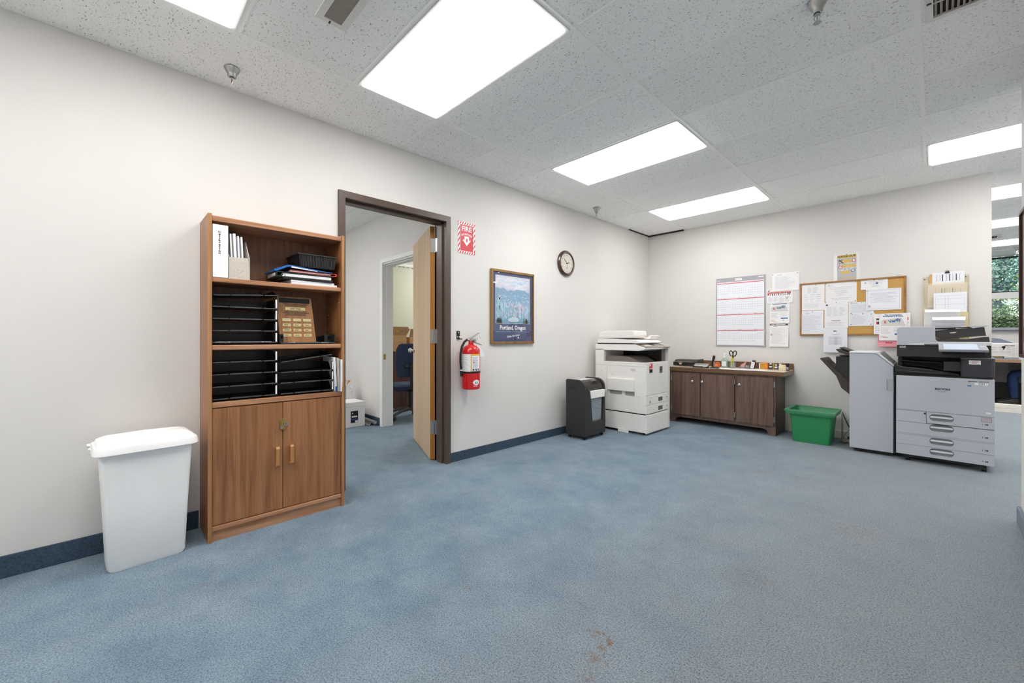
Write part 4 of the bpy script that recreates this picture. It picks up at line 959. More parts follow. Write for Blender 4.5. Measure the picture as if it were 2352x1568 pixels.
part('feed_cover', MB().prism([(sx1-.115, .645), (sx1-.062, .632), (sx1-.032, .603), (sx1-.02, .560), (sx1-.012, .560), (sx1-.026, .608), (sx1-.058, .641), (sx1-.115, .656)], 'y', y0+.032, y1-.032), mat('smoky cover', '#2b2725', .15), t)
part('grip_recess', MB().prism([(.17, .585), (.265, .585), (.265, .555), (.17, .555)], 'y', y0-.0012, y0+.0005), BLACK, t)
for x in (.16, .36):
    for y in (3.32, 3.66): part('caster', MB().cyl((x, y-.009, .018), (x, y+.009, .018), .018, n=14).box(x-.006, x+.006, y-.006, y+.006, .02, .04), BLACK, t)

# ================================================================== OLD COPIER
t = thing('photocopier', 'old off-white photocopier in the room corner', 'photocopier', (.41, 4.27, 0))
cx0, cx1, cy0, cy1 = .06, .762, 3.975, 4.575
part('lower_cabinet', MB().box(cx0+.06, cx1-.012, cy0+.004, cy1-.012, .028, .236), OLDW, t, .004)
lf = part('lower_front', MB().box(cx1-.013, cx1, cy0, cy1-.04, .022, .238), OLDW, t, .004)
part('gap_strip', MB().box(cx0+.05, cx1-.02, cy0+.01, cy1-.02, .236, .252), BLACK, t)
part('main_body', MB().box(cx0, cx1-.015, cy0+.002, cy1-.01, .250, .828), OLDW, t, .003)
part('right_column', MB().box(cx0+.1, cx1+.002, cy1-.042, cy1, .022, 1.05), OLDW2, t, .004)
part('rear_column', MB().box(cx0, cx0+.125, cy0, cy1-.03, .826, 1.0), OLDW, t, .002)
part('body_rim', MB().prism([(cx0+.124, cy0), (cx1, cy0), (cx1, cy1-.043), (cx1-.03, cy1-.043), (cx1-.03, cy0+.03), (cx0+.124, cy0+.03)], 'z', .8285, .850), OLDW, t, .003)
part('cavity_back', MB().box(cx0+.13, cx1-.05, cy1-.14, cy1-.045, .845, .99), BLACK, t)
part('cavity_column', MB().box(cx1-.16, cx1-.045, cy1-.12, cy1-.045, .84, .995), TAUPE, t)
part('cavity_floor', MB().box(cx0+.13, cx1-.03, cy0+.03, cy1-.05, .828, .836), DARK2, t)
part('output_tray', MB().prism([(cx0+.14, .836), (cx0+.14, .918), (cx0+.36, .918), (cx0+.47, .910), (cx1-.085, .838)], 'y', cy0+.028, cy1-.17), TAUPE, t, .004)
part('scanner_unit', MB().prism([(cx0, .988), (cx1-.10, .985), (cx1-.02, 1.005), (cx1-.02, 1.022), (cx1-.16, 1.062), (cx0, 1.062)], 'y', cy0, cy1-.03), OLDW, t, .004)
part('control_panel', MB().prism([(cx1-.18, 1.068), (cx1-.02, 1.022), (cx1+.01, 1.018), (cx1+.01, 1.027), (cx1-.02, 1.034), (cx1-.18, 1.080)], 'y', cy0+.02, cy1), mat('panel taupe', '#8b837b', .45), t, .002)
pp = Vector((cx1-.17, cy0+.02, 1.077)); pd = Vector((.15, 0, -.043)).normalized()
pr = Print(pp, (0, 1, 0), -pd); pr.rect(OLDW2, .06, -.12, .23, -.03, .0012); pr.rect(DARK2, .28, -.11, .30, -.05, .0012); pr.rect(OLDW2, .34, -.11, .46, -.05, .0012); pr.build(t, 'panel_keys', kind='stuff')
part('panel_lip', MB().prism([(cx1-.10, .985), (cx1-.02, 1.006), (cx1+.012, 1.008), (cx1+.012, 1.018), (cx1-.04, 1.018)], 'y', cy0+.02, cy1-.2), OLDW, t, .002)
part('glass_gasket', MB().box(cx0+.03, cx1-.17, cy0+.006, cy1-.05, 1.060, 1.074), BLACK, t)
part('document_lid', MB().prism([(cx0+.03, 1.074), (cx1-.09, 1.074), (cx1-.07, 1.085), (cx1-.11, 1.10), (cx1-.13, 1.115), (cx0+.035, 1.135)], 'y', cy0+.008, cy1-.05), OLDW, t, .005)
part('document_feeder', MB().prism([(cx0+.034, 1.137), (cx0+.045, 1.185), (cx0+.065, 1.212), (cx0+.1, 1.222), (cx1-.22, 1.228), (cx1-.175, 1.222), (cx1-.165, 1.17), (cx1-.20, 1.140)], 'y', cy0+.012, cy0+.33), OLDW, t, .008)
part('feeder_tray', MB().prism([(cx0+.06, 1.14), (cx1-.13, 1.12), (cx1-.105, 1.165), (cx1-.13, 1.17), (cx1-.18, 1.14), (cx0+.06, 1.165)], 'y', cy0+.33, cy1-.06), OLDW, t, .005)
pr = Print((cx0, cy0+.002, 0), (1, 0, 0), (0, 0, 1))
sd = mat('seam grey', '#a29d97', .7)
pr.rect(sd, .17, .26, .173, .79); pr.rect(sd, .0, .800, .7, .8025); pr.rect(OLDW2, .50, .74, .565, .775); pr.text(INK, 'A4', .532, .757, .02)
for a, b in ((.09, .955), (.09, .86), (.09, .72), (.17, 1.03), (.37, 1.03), (.47, 1.03), (.25, .69)): pr.poly(DARK2, circ2(a, b, .004, 8))
pr.build(t, 'seams')
cov = part('side_cover', MB().prism([(cx0+.185, .498), (cx0+.555, .498), (cx0+.555, .635), (cx0+.545, .645), (cx0+.195, .645), (cx0+.185, .635)], 'y', cy0-.022, cy0+.004), OLDW, t, .006)
VG = mat('vent mesh', '#9f9a90', .7, vary=.3, vscale=400)
part('side_vent', MB().box(cx0+.22, cx0+.38, cy0-.003, cy0+.003, .456, .496), VG, t); part('side_vent', MB().box(cx0+.43, cx0+.55, cy0-.003, cy0+.003, .452, .492), VG, t)
part('side_tab', MB().box(cx0+.15, cx0+.17, cy0-.006, cy0+.003, .46, .485), OLDW, t, .002); part('side_tab', MB().box(cx0+.60, cx0+.625, cy0-.006, cy0+.003, .445, .47), OLDW, t, .002)
def ribbed(z0, z1, parent, name):
    m = MB().box(cx1-.016, cx1-.002, cy0, cy1-.043, z0, z1)
    p = part(name, m, OLDW, parent, .003)
    nr = max(2, int((z1-z0)/.0155)); rb = MB()
    for q in range(nr):
        z = z0+.008+q*(z1-z0-.016)/(nr-1); pts = []
        ny = 26
        for k in range(ny+1):
            y = cy0+.075+(cy1-.05-cy0-.075)*k/ny; zz = z+.0022*math.sin(k*.9+q*1.7)
            pts.append((cx1-.0025, y, zz))
        rb.tube(pts, .0022, 4)
    part('wave_ribs', rb, OLDW, p)
    return p
ribbed(.466, .845, t, 'front_door'); ribbed(.352, .460, t, 'drawer'); ribbed(.248, .346, t, 'drawer')
for z in (.405, .297):
    part('drawer_handle', MB().box(cx1-.004, cx1+.001, cy0+.30, cy0+.40, z-.028, z+.028), mat('handle recess', '#6d675f', .6), t); part('handle_lip', MB().box(cx1-.002, cx1+.004, cy0+.295, cy0+.405, z+.02, z+.03), OLDW, t, .001)
    part('key_lock', MB().cyl((cx1-.003, cy1-.075, z), (cx1+.002, cy1-.075, z), .008, n=12), STEEL, t)
rbl = MB(); 
for q in range(12):
    z = .04+q*.0165; rbl.tube([(cx1+.0005, cy0+.075+.0175*k, z+.0022*math.sin(k*.9+q*1.7)) for k in range(26)], .0022, 4)
part('wave_ribs', rbl, OLDW, lf)
pr = Print((cx1+.0015, cy0, 0), (0, 1, 0), (0, 0, 1)); pr.rect(INKR, .07, .765, .145, .835); pr.rect(WHITEPR, .075, .808, .10, .83, .0009); pr.rect(INKBK, .075, .73, .145, .765); pr.rect(WHITEPR, .08, .775, .14, .782, .0009); pr.rect(INKB, .085, .375, .098, .398); pr.build(t, 'stickers')
pr = Print((cx1+.0015, cy0, 0), (0, 1, 0), (0, 0, 1)); pr.rect(mat('badge grey', '#66625e', .4), .33, .715, .40, .795); pr.poly(CHROME, [(.345, .735), (.385, .76), (.385, .775), (.345, .75)], .001); pr.poly(CHROME, circ2(.365, .757, .012, 12), .0012); pr.build(t, 'maker_badge')
part('foot_bracket', MB().box(cx0+.33, cx0+.47, cy0-.004, cy0+.01, .0, .04), OLDW, t, .002)
for x in (cx0+.12, cx1-.06):
    for y in (cy0+.06, cy1-.08): part('caster', MB().cyl((x, y-.012, .016), (x, y+.012, .016), .016, n=14).box(x-.008, x+.008, y-.008, y+.008, .016, .03), BLACK, t)

# ================================================================== CREDENZA
t = thing('credenza', 'dark walnut three-door credenza under the wall calendar', 'cabinet', (1.18, 5.26, 0))
kx0, kx1, ky0, ky1 = .545, 1.806, 5.045, 5.478
part('side_panel', MB().box(kx1-.02, kx1, ky0+.002, ky1, .0, .695), mat('plain brown side', '#5d4a40', .5, vary=.05, vscale=5), t, .002); part('side_panel', MB().box(kx0, kx0+.02, ky0+.002, ky1, .0, .695), DKW, t, .002)
part('carcass', MB().box(kx0+.02, kx1-.02, ky0+.02, ky1, .12, .69), DKW, t)
def arch(x0, x1, zb, zt, r):      # front frame bottom edge with curved feet
    pts = [(x0, zt), (x0, 0), (x0+.075, 0), (x0+.078, .018)]
    pts += [(x0+.078+r*(1-math.cos(a)), .018+(zb-.018)*math.sin(a)) for a in [PI/2*i/6 for i in range(1, 7)]]
    m_ = [(x0+x1-p[0], p[1]) for p in reversed(pts)]
    return pts+m_
part('front_frame', MB().prism(arch(kx0, kx1, .072, .125, .06), 'y', ky0, ky0+.02).box(kx0, kx1, ky0, ky0+.02, .668, .695).box(kx0, kx0+.03, ky0, ky0+.02, .12, .67).box(kx1-.03, kx1, ky0, ky0+.02, .12, .67).box(.957, .975, ky0, ky0+.02, .12, .67).box(1.372, 1.398, ky0, ky0+.02, .12, .67), DKW, t, .0015)
for q, (x0, x1) in enumerate(((.572, .956), (.976, 1.368), (1.395, 1.788))):
    d = part('door', MB().box(x0, x1, ky0-.02, ky0-.001, .112, .672), DKW, t, .002)
    kxp = (.862, .990, 1.430)[q]; kz_ = .568
    part('knob', MB().lathe([(.0, -.024), (.010, -.024), (.017, -.020), (.018, -.015), (.012, -.010), (.007, -.006), (.012, 0)], (kxp, ky0-.02, kz_), 'y', 18).cyl((kxp, ky0-.0445, kz_), (kxp, ky0-.043, kz_), .005, n=10), CHROME, d, label='round chrome knob')
    hx = (.574, 1.372, 1.792)[q]
    for z in (.602, .19):
        part('hinge', MB().box(hx-.002, hx+.012, ky0-.024, ky0-.012, z-.032, z+.032).cyl((hx+.004, ky0-.026, z-.034), (hx+.004, ky0-.026, z+.034), .005, n=10), STEEL, d)
CT = .748
ct = thing('countertop', 'tan laminate worktop with backsplash on the walnut credenza', 'worktop', (1.2, 5.25, .696))
part('slab', MB().box(.50, 1.893, 5.012, 5.489, .697, CT-.0015), DKWX, ct, .002)
part('top_laminate', MB().box(.501, 1.892, 5.013, 5.470, CT-.0015, CT), CTOP, ct)
part('backsplash', MB().box(.50, 1.893, 5.470, 5.489, CT-.001, .826), DKWX, ct, .002)
part('end_edge', MB().box(1.893, 1.8945, 5.012, 5.489, .698, CT-.002), mat('end edge', '#8a7566', .5), ct)
# ---- things on the worktop
Z = CT+.0005
t = thing('paper_cutter', 'black and silver paper cutter at the left end of the worktop', 'paper cutter', (.72, 5.28, Z))
part('body', MB().prism([(5.16, Z+.012), (5.20, Z+.075), (5.235, Z+.090), (5.40, Z+.090), (5.40, Z+.012)], 'x', .545, .85), mat('cutter brown', '#2c2320', .4), t, .003)
part('front_panel', MB().box(.545, .852, 5.152, 5.162, Z+.010, Z+.058), BLACK, t, .002)
part('silver_rail', MB().box(.545, .82, 5.150, 5.168, Z+.060, Z+.070), STEEL, t, .001); part('base_rail', MB().box(.56, .84, 5.148, 5.158, Z+.003, Z+.008), STEEL, t)
part('end_cap', MB().prism([(5.145, Z+.008), (5.16, Z+.075), (5.20, Z+.095), (5.405, Z+.098), (5.405, Z+.008)], 'x', .832, .862), DARK2, t, .004)
part('foot', MB().box(.62, .65, 5.16, 5.4, Z, Z+.012), BLACK, t); part('foot', MB().box(.78, .81, 5.16, 5.4, Z, Z+.012), BLACK, t)
pr = Print((.545, 5.1518, Z), (1, 0, 0), (0, 0, 1)); pr.rect(INK, .07, .048, .13, .054); pr.rect(mat('cutter sticker', '#e3b48f', .6), .085, .026, .118, .044); pr.build(t, 'maker_label')
t = thing('hole_punch', 'grey three-hole punch in front of the paper cutter', 'hole punch', (.955, 5.08, Z), .12)
part('base', MB().box(-.10, .09, -.028, .036, 0, .010), BLACK, t, .002, local=True)
part('punch_lever', MB().prism([(-.034, .018), (-.030, .030), (.02, .052), (.045, .054), (.048, .044), (.0, .022)], 'x', -.085, .085), STEEL, t, .004, local=True)
part('lever_slots', MB().prism([(-.012, .0372), (.004, .0438), (.004, .0446), (-.012, .0380)], 'x', -.055, -.01).prism([(-.012, .0372), (.004, .0438), (.004, .0446), (-.012, .0380)], 'x', .01, .055), DARK2, t, local=True)
for x in (-.075, 0, .075): part('punch_head', MB().box(x-.012, x+.012, -.012, .03, .008, .030), DARK2, t, .002, local=True)
part('end_bracket', MB().prism([(-.04, .0), (.03, .0), (.03, .02), (-.01, .032), (-.03, .012)], 'x', -.102, -.09), BLACK, t, .001, local=True)
t = thing('stapler', 'black upright stapler standing with its arm raised on the worktop', 'stapler', (1.10, 5.09, Z))
part('base', MB().loft([rrect(1.118, 5.09, .115, .034, .012, Z), rrect(1.118, 5.09, .115, .034, .012, Z+.008), rrect(1.115, 5.09, .10, .028, .010, Z+.016)]), DARKG, t)
part('arm', MB().prism([(1.088, Z+.012), (1.108, Z+.012), (1.104, Z+.07), (1.122, Z+.13), (1.124, Z+.155), (1.112, Z+.168), (1.098, Z+.160), (1.090, Z+.11), (1.078, Z+.06)], 'y', 5.078, 5.102), BLACK, t, .004)
part('magazine', MB().prism([(1.104, Z+.02), (1.112, Z+.022), (1.116, Z+.085), (1.107, Z+.085)], 'y', 5.082, 5.098), STEEL, t, .001)
t = thing('tape_roll_pack', 'orange clear packet behind the stapler', 'packet', (1.04, 5.38, Z)); part('packet', MB().prism([(.985, Z), (1.085, Z), (1.08, Z+.05), (1.05, Z+.066), (1.0, Z+.058)], 'y', 5.37, 5.40), mat('orange plastic', '#d2622c', .35), t, .004); part('inner_card', MB().box(1.02, 1.06, 5.368, 5.3705, Z+.01, Z+.04), mat('dull orange', '#e58a52', .5), t)
t = thing('sanitizer_bottle', 'clear hand sanitizer bottle with white pump on the worktop', 'bottle', (1.165, 5.31, Z))
part('bottle', MB().loft([rrect(1.165, 5.31, .070, .048, .014, Z), rrect(1.165, 5.31, .074, .05, .015, Z+.004), rrect(1.165, 5.31, .074, .05, .015, Z+.095), rrect(1.165, 5.31, .055, .04, .015, Z+.112), rrect(1.165, 5.31, .026, .026, .0125, Z+.124), rrect(1.165, 5.31, .026, .026, .0125, Z+.132)]), clear_mat('sanitizer gel', '#d3e6e0', .06, .05, .35), t)
part('pump', MB().cyl((1.165, 5.31, Z+.130), (1.165, 5.31, Z+.148), .016, n=16).cyl((1.165, 5.31, Z+.148), (1.165, 5.31, Z+.172), .005, n=10).prism([(1.145, Z+.178), (1.182, Z+.176), (1.182, Z+.186), (1.15, Z+.188), (1.142, Z+.184)], 'y', 5.302, 5.318), WHITEP, t, .002)
part('bottle_label', MB().box(1.138, 1.192, 5.2842, 5.285, Z+.02, Z+.085), mat('pale label', '#e1ebe8', .5), t)
slab('card_box', 'slim green card box beside the sanitizer bottle', 'box', 1.208, 1.232, 5.33, 5.40, Z, Z+.082, mat('olive card', '#6f7a2e', .6), bevel=.001)
t = thing('glass_cup', 'clear glass cup holding scissors and pencil', 'cup', (1.275, 5.27, Z))
part('glass', MB().lathe([(.0, Z+.004), (.030, Z+.002), (.034, Z+.010), (.041, Z+.078), (.0385, Z+.078), (.031, Z+.012), (.0, Z+.010)], (1.275, 5.27, 0), n=24), clear_mat('cup glass', '#eceeee', .12, .03, .06), t)
t = thing('scissors', 'scissors with black loop handles standing in the glass cup', 'scissors', (1.278, 5.272, Z+.012))
def loop(cx, cz, rx, rz, r, tilt):
    return MB().tube([(cx+rx*math.cos(a)*math.cos(tilt)-rz*math.sin(a)*math.sin(tilt), 5.272, cz+rx*math.cos(a)*math.sin(tilt)+rz*math.sin(a)*math.cos(tilt)) for a in [2*PI*i/18 for i in range(18)]], r, 8, True)
for cx, tl in ((1.257, .18), (1.298, -.22)):
    hm = loop(cx, Z+.188, .0185, .036, .0062, tl); s_ = 1 if cx < 1.278 else -1
    hm.tube([(cx+s_*.012, 5.272, Z+.156), (1.278+s_*.002, 5.272, Z+.135), (1.278-s_*.004, 5.272, Z+.115)], [.006, .007, .006], 8)
    part('handle', hm, BLACK, t)
    part('blade', MB().prism([(1.278-s_*.009, Z+.12), (1.278+s_*.003, Z+.12), (1.276-s_*.001, Z+.02)], 'y', 5.270+s_*.0015, 5.272+s_*.0015), STEEL, t)
part('pivot', MB().cyl((1.278, 5.267, Z+.122), (1.278, 5.277, Z+.122), .004, n=10), CHROME, t)
YEL = mat('pencil yellow', '#d9cf4b', .45)
for q, (x0, x1_, z1, l) in enumerate(((1.268, 1.262, .165, 'yellow highlighter in the glass cup behind the scissors'), (1.285, 1.279, .13, 'short yellow pencil in the glass cup'))):
    t = thing('pencil', l, 'pencil', (x0, 5.262, Z+.012)); part('barrel', MB().cyl((x0, 5.258+.008*q, Z+.012), (x1_, 5.262, Z+z1), .0055-.001*q, n=8), YEL, t); part('tip', MB().cyl((x1_, 5.262, Z+z1), (x1_, 5.262, Z+z1+.012), .004, .001, n=8), INKD, t)
t = thing('desk_tray', 'clear low tray holding pink notes near the backsplash', 'tray', (1.345, 5.40, Z))
part('tray_floor', MB().box(1.31, 1.43, 5.38, 5.455, Z, Z+.003), clear_mat('clear plastic', '#e9ecec', .1, .05, .1), t); part('tray_wall', MB().box(1.31, 1.43, 5.378, 5.380, Z, Z+.022).box(1.31, 1.43, 5.455, 5.457, Z, Z+.022).box(1.308, 1.31, 5.378, 5.457, Z, Z+.022).box(1.43, 1.432, 5.378, 5.457, Z, Z+.022), MATS['clear plastic'], t)
o = single('note_pad', MB().prism([(1.320, Z+.004), (1.375, Z+.004), (1.392, Z+.075), (1.385, Z+.078), (1.335, Z+.045)], 'y', 5.40, 5.425), mat('pink notes', '#e0a29a', .7), 'pink folded note pad standing in the clear tray', 'note pad', (1.35, 5.41, Z+.003), .001)
t = thing('glass_jar', 'small clear glass jar with clips beside the pink notes', 'jar', (1.425, 5.34, Z))
part('jar', MB().lathe([(0, Z), (.032, Z), (.035, Z+.006), (.035, Z+.035), (.030, Z+.042), (.028, Z+.042), (.031, Z+.034), (.031, Z+.006), (0, Z+.004)], (1.425, 5.34, 0), n=22), MATS['cup glass'], t)
part('clips', MB().cyl((1.425, 5.34, Z+.005), (1.425, 5.34, Z+.022), .027, n=14), mat('paper clips', '#8d8a86', .4, .5, vary=.5, vscale=300), t, kind='stuff')
t = thing('glue_bottle', 'dark bottle with white label leaning left near the yellow box', 'bottle', (1.495, 5.34, Z))
Mg = rot('Y', .20, (1.48, 5.34, Z))
part('bottle', MB().loft([rrect(1.483, 5.34, .05, .036, .01, Z+.006), rrect(1.483, 5.34, .052, .036, .01, Z+.085), rrect(1.483, 5.34, .026, .026, .012, Z+.10)]).xf(Mg), mat('dark bottle', '#2a2025', .3), t)
part('bottle_label', MB().box(1.461, 1.500, 5.3205, 5.3218, Z+.010, Z+.088).xf(Mg), PAPERC, t); part('cap', MB().cyl((1.483, 5.34, Z+.098), (1.483, 5.34, Z+.112), .02, n=16).xf(Mg), mat('mauve cap', '#6d6068', .5), t)
pr = Print(Mg @ Vector((1.461, 5.3204, Z+.010)), Mg.to_3x3() @ Vector((1, 0, 0)), Mg.to_3x3() @ Vector((0, 0, 1))); pr.lines(INK, .005, .034, .065, .02, 5, .003); pr.build(t, 'label_text')
slab('white_card_box', 'narrow white box left of the yellow box', 'box', 1.541, 1.556, 5.395, 5.44, Z, Z+.072, PAPER, bevel=.001)
t = thing('yellow_box', 'yellow and orange carton of supplies on the worktop', 'box', (1.60, 5.40, Z)); part('box_body', MB().box(1.560, 1.640, 5.385, 5.43, Z, Z+.078), mat('amber card', '#d99c2a', .55), t, .001)
pr = Print((1.56, 5.385, Z), (1, 0, 0), (0, 0, 1)); pr.rect(mat('orange print', '#e07a3e', .6), .065, .0, .08, .078); pr.rect(INKR, .01, .058, .06, .063); pr.lines(mat('brown print', '#8a5a1c', .7), .008, .055, .05, .02, 4, .003); pr.poly(MATS['orange print'], [(.045, .005), (.06, .005), (.0525, .035)], .0008); pr.build(t, 'carton_print')
def jar(x, y, r, h, body, cap, label, caph=.014, lab=True):
    t = thing('jar', label, 'jar', (x, y, Z), group='small bottles at the worktop backsplash')
    part('bottle', MB().lathe([(0, Z), (r*.95, Z), (r, Z+.004), (r, Z+h*.7), (r*.6, Z+h*.86), (r*.6, Z+h)], (x, y, 0), n=18, close=True), body, t); part('cap', MB().cyl((x, y, Z+h), (x, y, Z+h+caph), r*.72, n=16), cap, t)
    if lab:
        part('label_band', MB().lathe([(r+.0006, Z+h*.12), (r+.0006, Z+h*.36)], (x, y, 0), n=18), INKD, t); part('label_band', MB().lathe([(r+.0006, Z+h*.40), (r+.0006, Z+h*.66)], (x, y, 0), n=18), PAPER, t)
jar(1.668, 5.405, .017, .062, BLACK, PAPER, 'black bottle with white label right of the yellow box')
slab('thin_booklet', 'thin yellow-green booklet standing between small bottles', 'booklet', 1.692, 1.705, 5.40, 5.45, Z, Z+.078, mat('ochre', '#a89443', .6), bevel=.001)
jar(1.724, 5.41, .017, .050, mat('grey glass', '#8f8a90', .3), WHITEP, 'small grey glass bottle with white cap and dark band')
slab('dark_card', 'dark brown card leaning behind the small white bottle', 'card', 1.752, 1.768, 5.44, 5.455, Z, Z+.066, mat('dark brown card', '#3b241c', .6), bevel=.001)
jar(1.774, 5.40, .019, .060, WHITEP, WHITEP, 'small white bottle with dark collar', lab=False)
jar(1.798, 5.385, .016, .050, mat('pale green glass', '#c3cbb8', .25), mat('sage cap', '#8f9a80', .5), 'small pale green bottle with sage cap', lab=False)
t = thing('cloth_pouch', 'cream folded pouch near the right end of the worktop', 'pouch', (1.83, 5.30, Z))
part('pouch', MB().loft([rrect(1.825, 5.28, .068, .05, .008, Z), rrect(1.825, 5.28, .072, .054, .010, Z+.03), rrect(1.829, 5.285, .056, .044, .010, Z+.058), rrect(1.835, 5.288, .034, .03, .008, Z+.068)]), mat('cream cloth', '#d8cca6', .8, bump=.4, bscale=120), t)
part('fold', MB().prism([(1.828, Z+.052), (1.850, Z+.046), (1.842, Z+.07)], 'y', 5.258, 5.264), MATS['cream cloth'], t, .001)
t = thing('rubber_stamp', 'black self-inking stamp at the right end of the worktop', 'stamp', (1.868, 5.30, Z)); 
part('frame', MB().box(1.848, 1.888, 5.285, 5.318, Z, Z+.012).box(1.850, 1.853, 5.29, 5.313, Z+.01, Z+.05).box(1.883, 1.886, 5.29, 5.313, Z+.01, Z+.05), DARK2, t, .001); part('grip', MB().loft([rrect(1.868, 5.3015, .030, .024, .006, Z+.045), rrect(1.868, 5.3015, .036, .028, .008, Z+.06), rrect(1.868, 5.3015, .037, .028, .008, Z+.085), rrect(1.868, 5.3015, .030, .022, .006, Z+.09)]), BLACK, t); part('window', MB().box(1.855, 1.881, 5.2845, 5.2865, Z+.014, Z+.044), INK, t); part('cap_ring', MB().loft([rrect(1.868, 5.3015, .031, .023, .006, Z+.089), rrect(1.868, 5.3015, .031, .023, .006, Z+.094)]), OLDW2, t)
for q, (x0, x1_, y0_, y1_, r, l) in enumerate(((1.17, 1.47, 5.03, 5.24, .05, 'left white sheet lying on the worktop'), (1.40, 1.69, 5.05, 5.27, -.04, 'right white sheet overlapping on the worktop'))):
    slab('paper_sheet', l, 'paper', x0, x1_, y0_, y1_, Z+.0008*q, Z+.0007+.0008*q, PAPERC, r, 0)

# ================================================================== BACK WALL PAPERS
WY = YB
def sheet(name, label, cat, x0, x1, z0, z1, off=.002, curl=.0, side=0.0, m=PAPER, roll=0.0, group=None):
    """thin sheet on the back wall, slightly lifted towards its foot; returns (object, Print)"""
    w, h = x1-x0, z1-z0
    def disp(a, b):
        k = max(0.0, 1-b/h); s_ = a/w
        return off+curl*k*k*(.4+.6*abs(2*s_-1)**2)+side*(s_-.5)**2
    O = Vector((x0, WY, z0)); pr = Print(O, (1, 0, 0), (0, 0, 1), disp)
    nx, nz = 8, 8; mb = MB(); v = []
    for th in (.0, -.0005):
        for j in range(nz+1):
            for i in range(nx+1): v.append(pr.pt(w*i/nx, h*j/nz, th))
    N = (nx+1)*(nz+1); f = []
    for j in range(nz):
        for i in range(nx):
            a = j*(nx+1)+i; f.append((a, a+1, a+nx+2, a+nx+1)); f.append((N+a+nx+1, N+a+nx+2, N+a+1, N+a))
    for i in range(nx): f.append((i, N+i, N+i+1, i+1)); a = nz*(nx+1)+i; f.append((a, a+1, N+a+1, N+a))
    for j in range(nz):
        a = j*(nx+1); f.append((a, a+nx+1, N+a+nx+1, N+a)); a += nx; f.append((a, N+a, N+a+nx+1, a+nx+1))
    mb.add(v, f, True)
    o = single(name, mb, m, label, cat, (x0+w/2, WY, z0), 0, group)
    pr.w, pr.h = w, h
    return o, pr
PIN = mat('pin black', '#26242c', .3)
def pins(o, pr, spots, m=PIN):
    for a, b in spots:
        p = pr.pt(a, b, 0); part('push_pin', MB().cyl(p, p+Vector((0, -.006, 0)), .0045, .0035, n=8), m, o)
# wall calendar
o, pr = sheet('wall_calendar', 'large grey-bordered year calendar on the back wall', 'calendar', .995, 1.593, 1.030, 1.946, .003, .012, m=mat('calendar grey', '#a3a3a8', .6))
w, h = pr.w, pr.h
pr.rect(PAPERC, .014, .014, w-.018, h-.058, .0006)
pr.text(WHITEPR, '2026', w*.47, h-.030, .042, bold=.002, off=.001); pr.rect(WHITEPR, w*.86, h-.027, w*.96, h-.017, .001); pr.rect(WHITEPR, .012, h-.034, .02, h-.026, .001); pr.rect(PAPERC, .026, h-.034, .05, h-.028, .001)
rd = random.Random(5)
MON = ('January', 'February', 'March', 'April', 'May', 'June', 'July', 'August', 'September', 'October', 'November', 'December')
bh = (h-.075)/4
for r in range(4):
    top = h-.062-r*bh
    pr.rect(INKR, .016, top-.020, w-.02, top-.011, .001); pr.rect(INKR, .016, top-.0005, w-.02, top+.0005, .001)
    for c in range(3):
        mi = r*3+c; cw = (w-.036)/3; a0 = .016+c*cw
        pr.text(INKD, MON[mi], a0+cw/2, top-.0055, .011, off=.0012)
        first, nd = (3, 6, 6, 2, 4, 0, 2, 5, 1, 3, 6, 1)[mi], (31, 28, 31, 30, 31, 30, 31, 31, 30, 31, 30, 31)[mi]
        for d in range(nd):
            wk, dow = divmod(first+d+1, 7) if False else divmod(first+d, 7)
            a = a0+.008+dow*(cw-.012)/7; b = top-.034-wk*(bh-.048)/5.6
            pr.rect(INK, a, b-.0028, a+(.010 if d > 8 else .005), b+.0028, .001)
pr.build(o, 'calendar_print', {PAPERC.name: 'calendar_page', INKR.name: 'red_lines', WHITEPR.name: 'white_heading', INK.name: 'dates', INKD.name: 'month_names'})
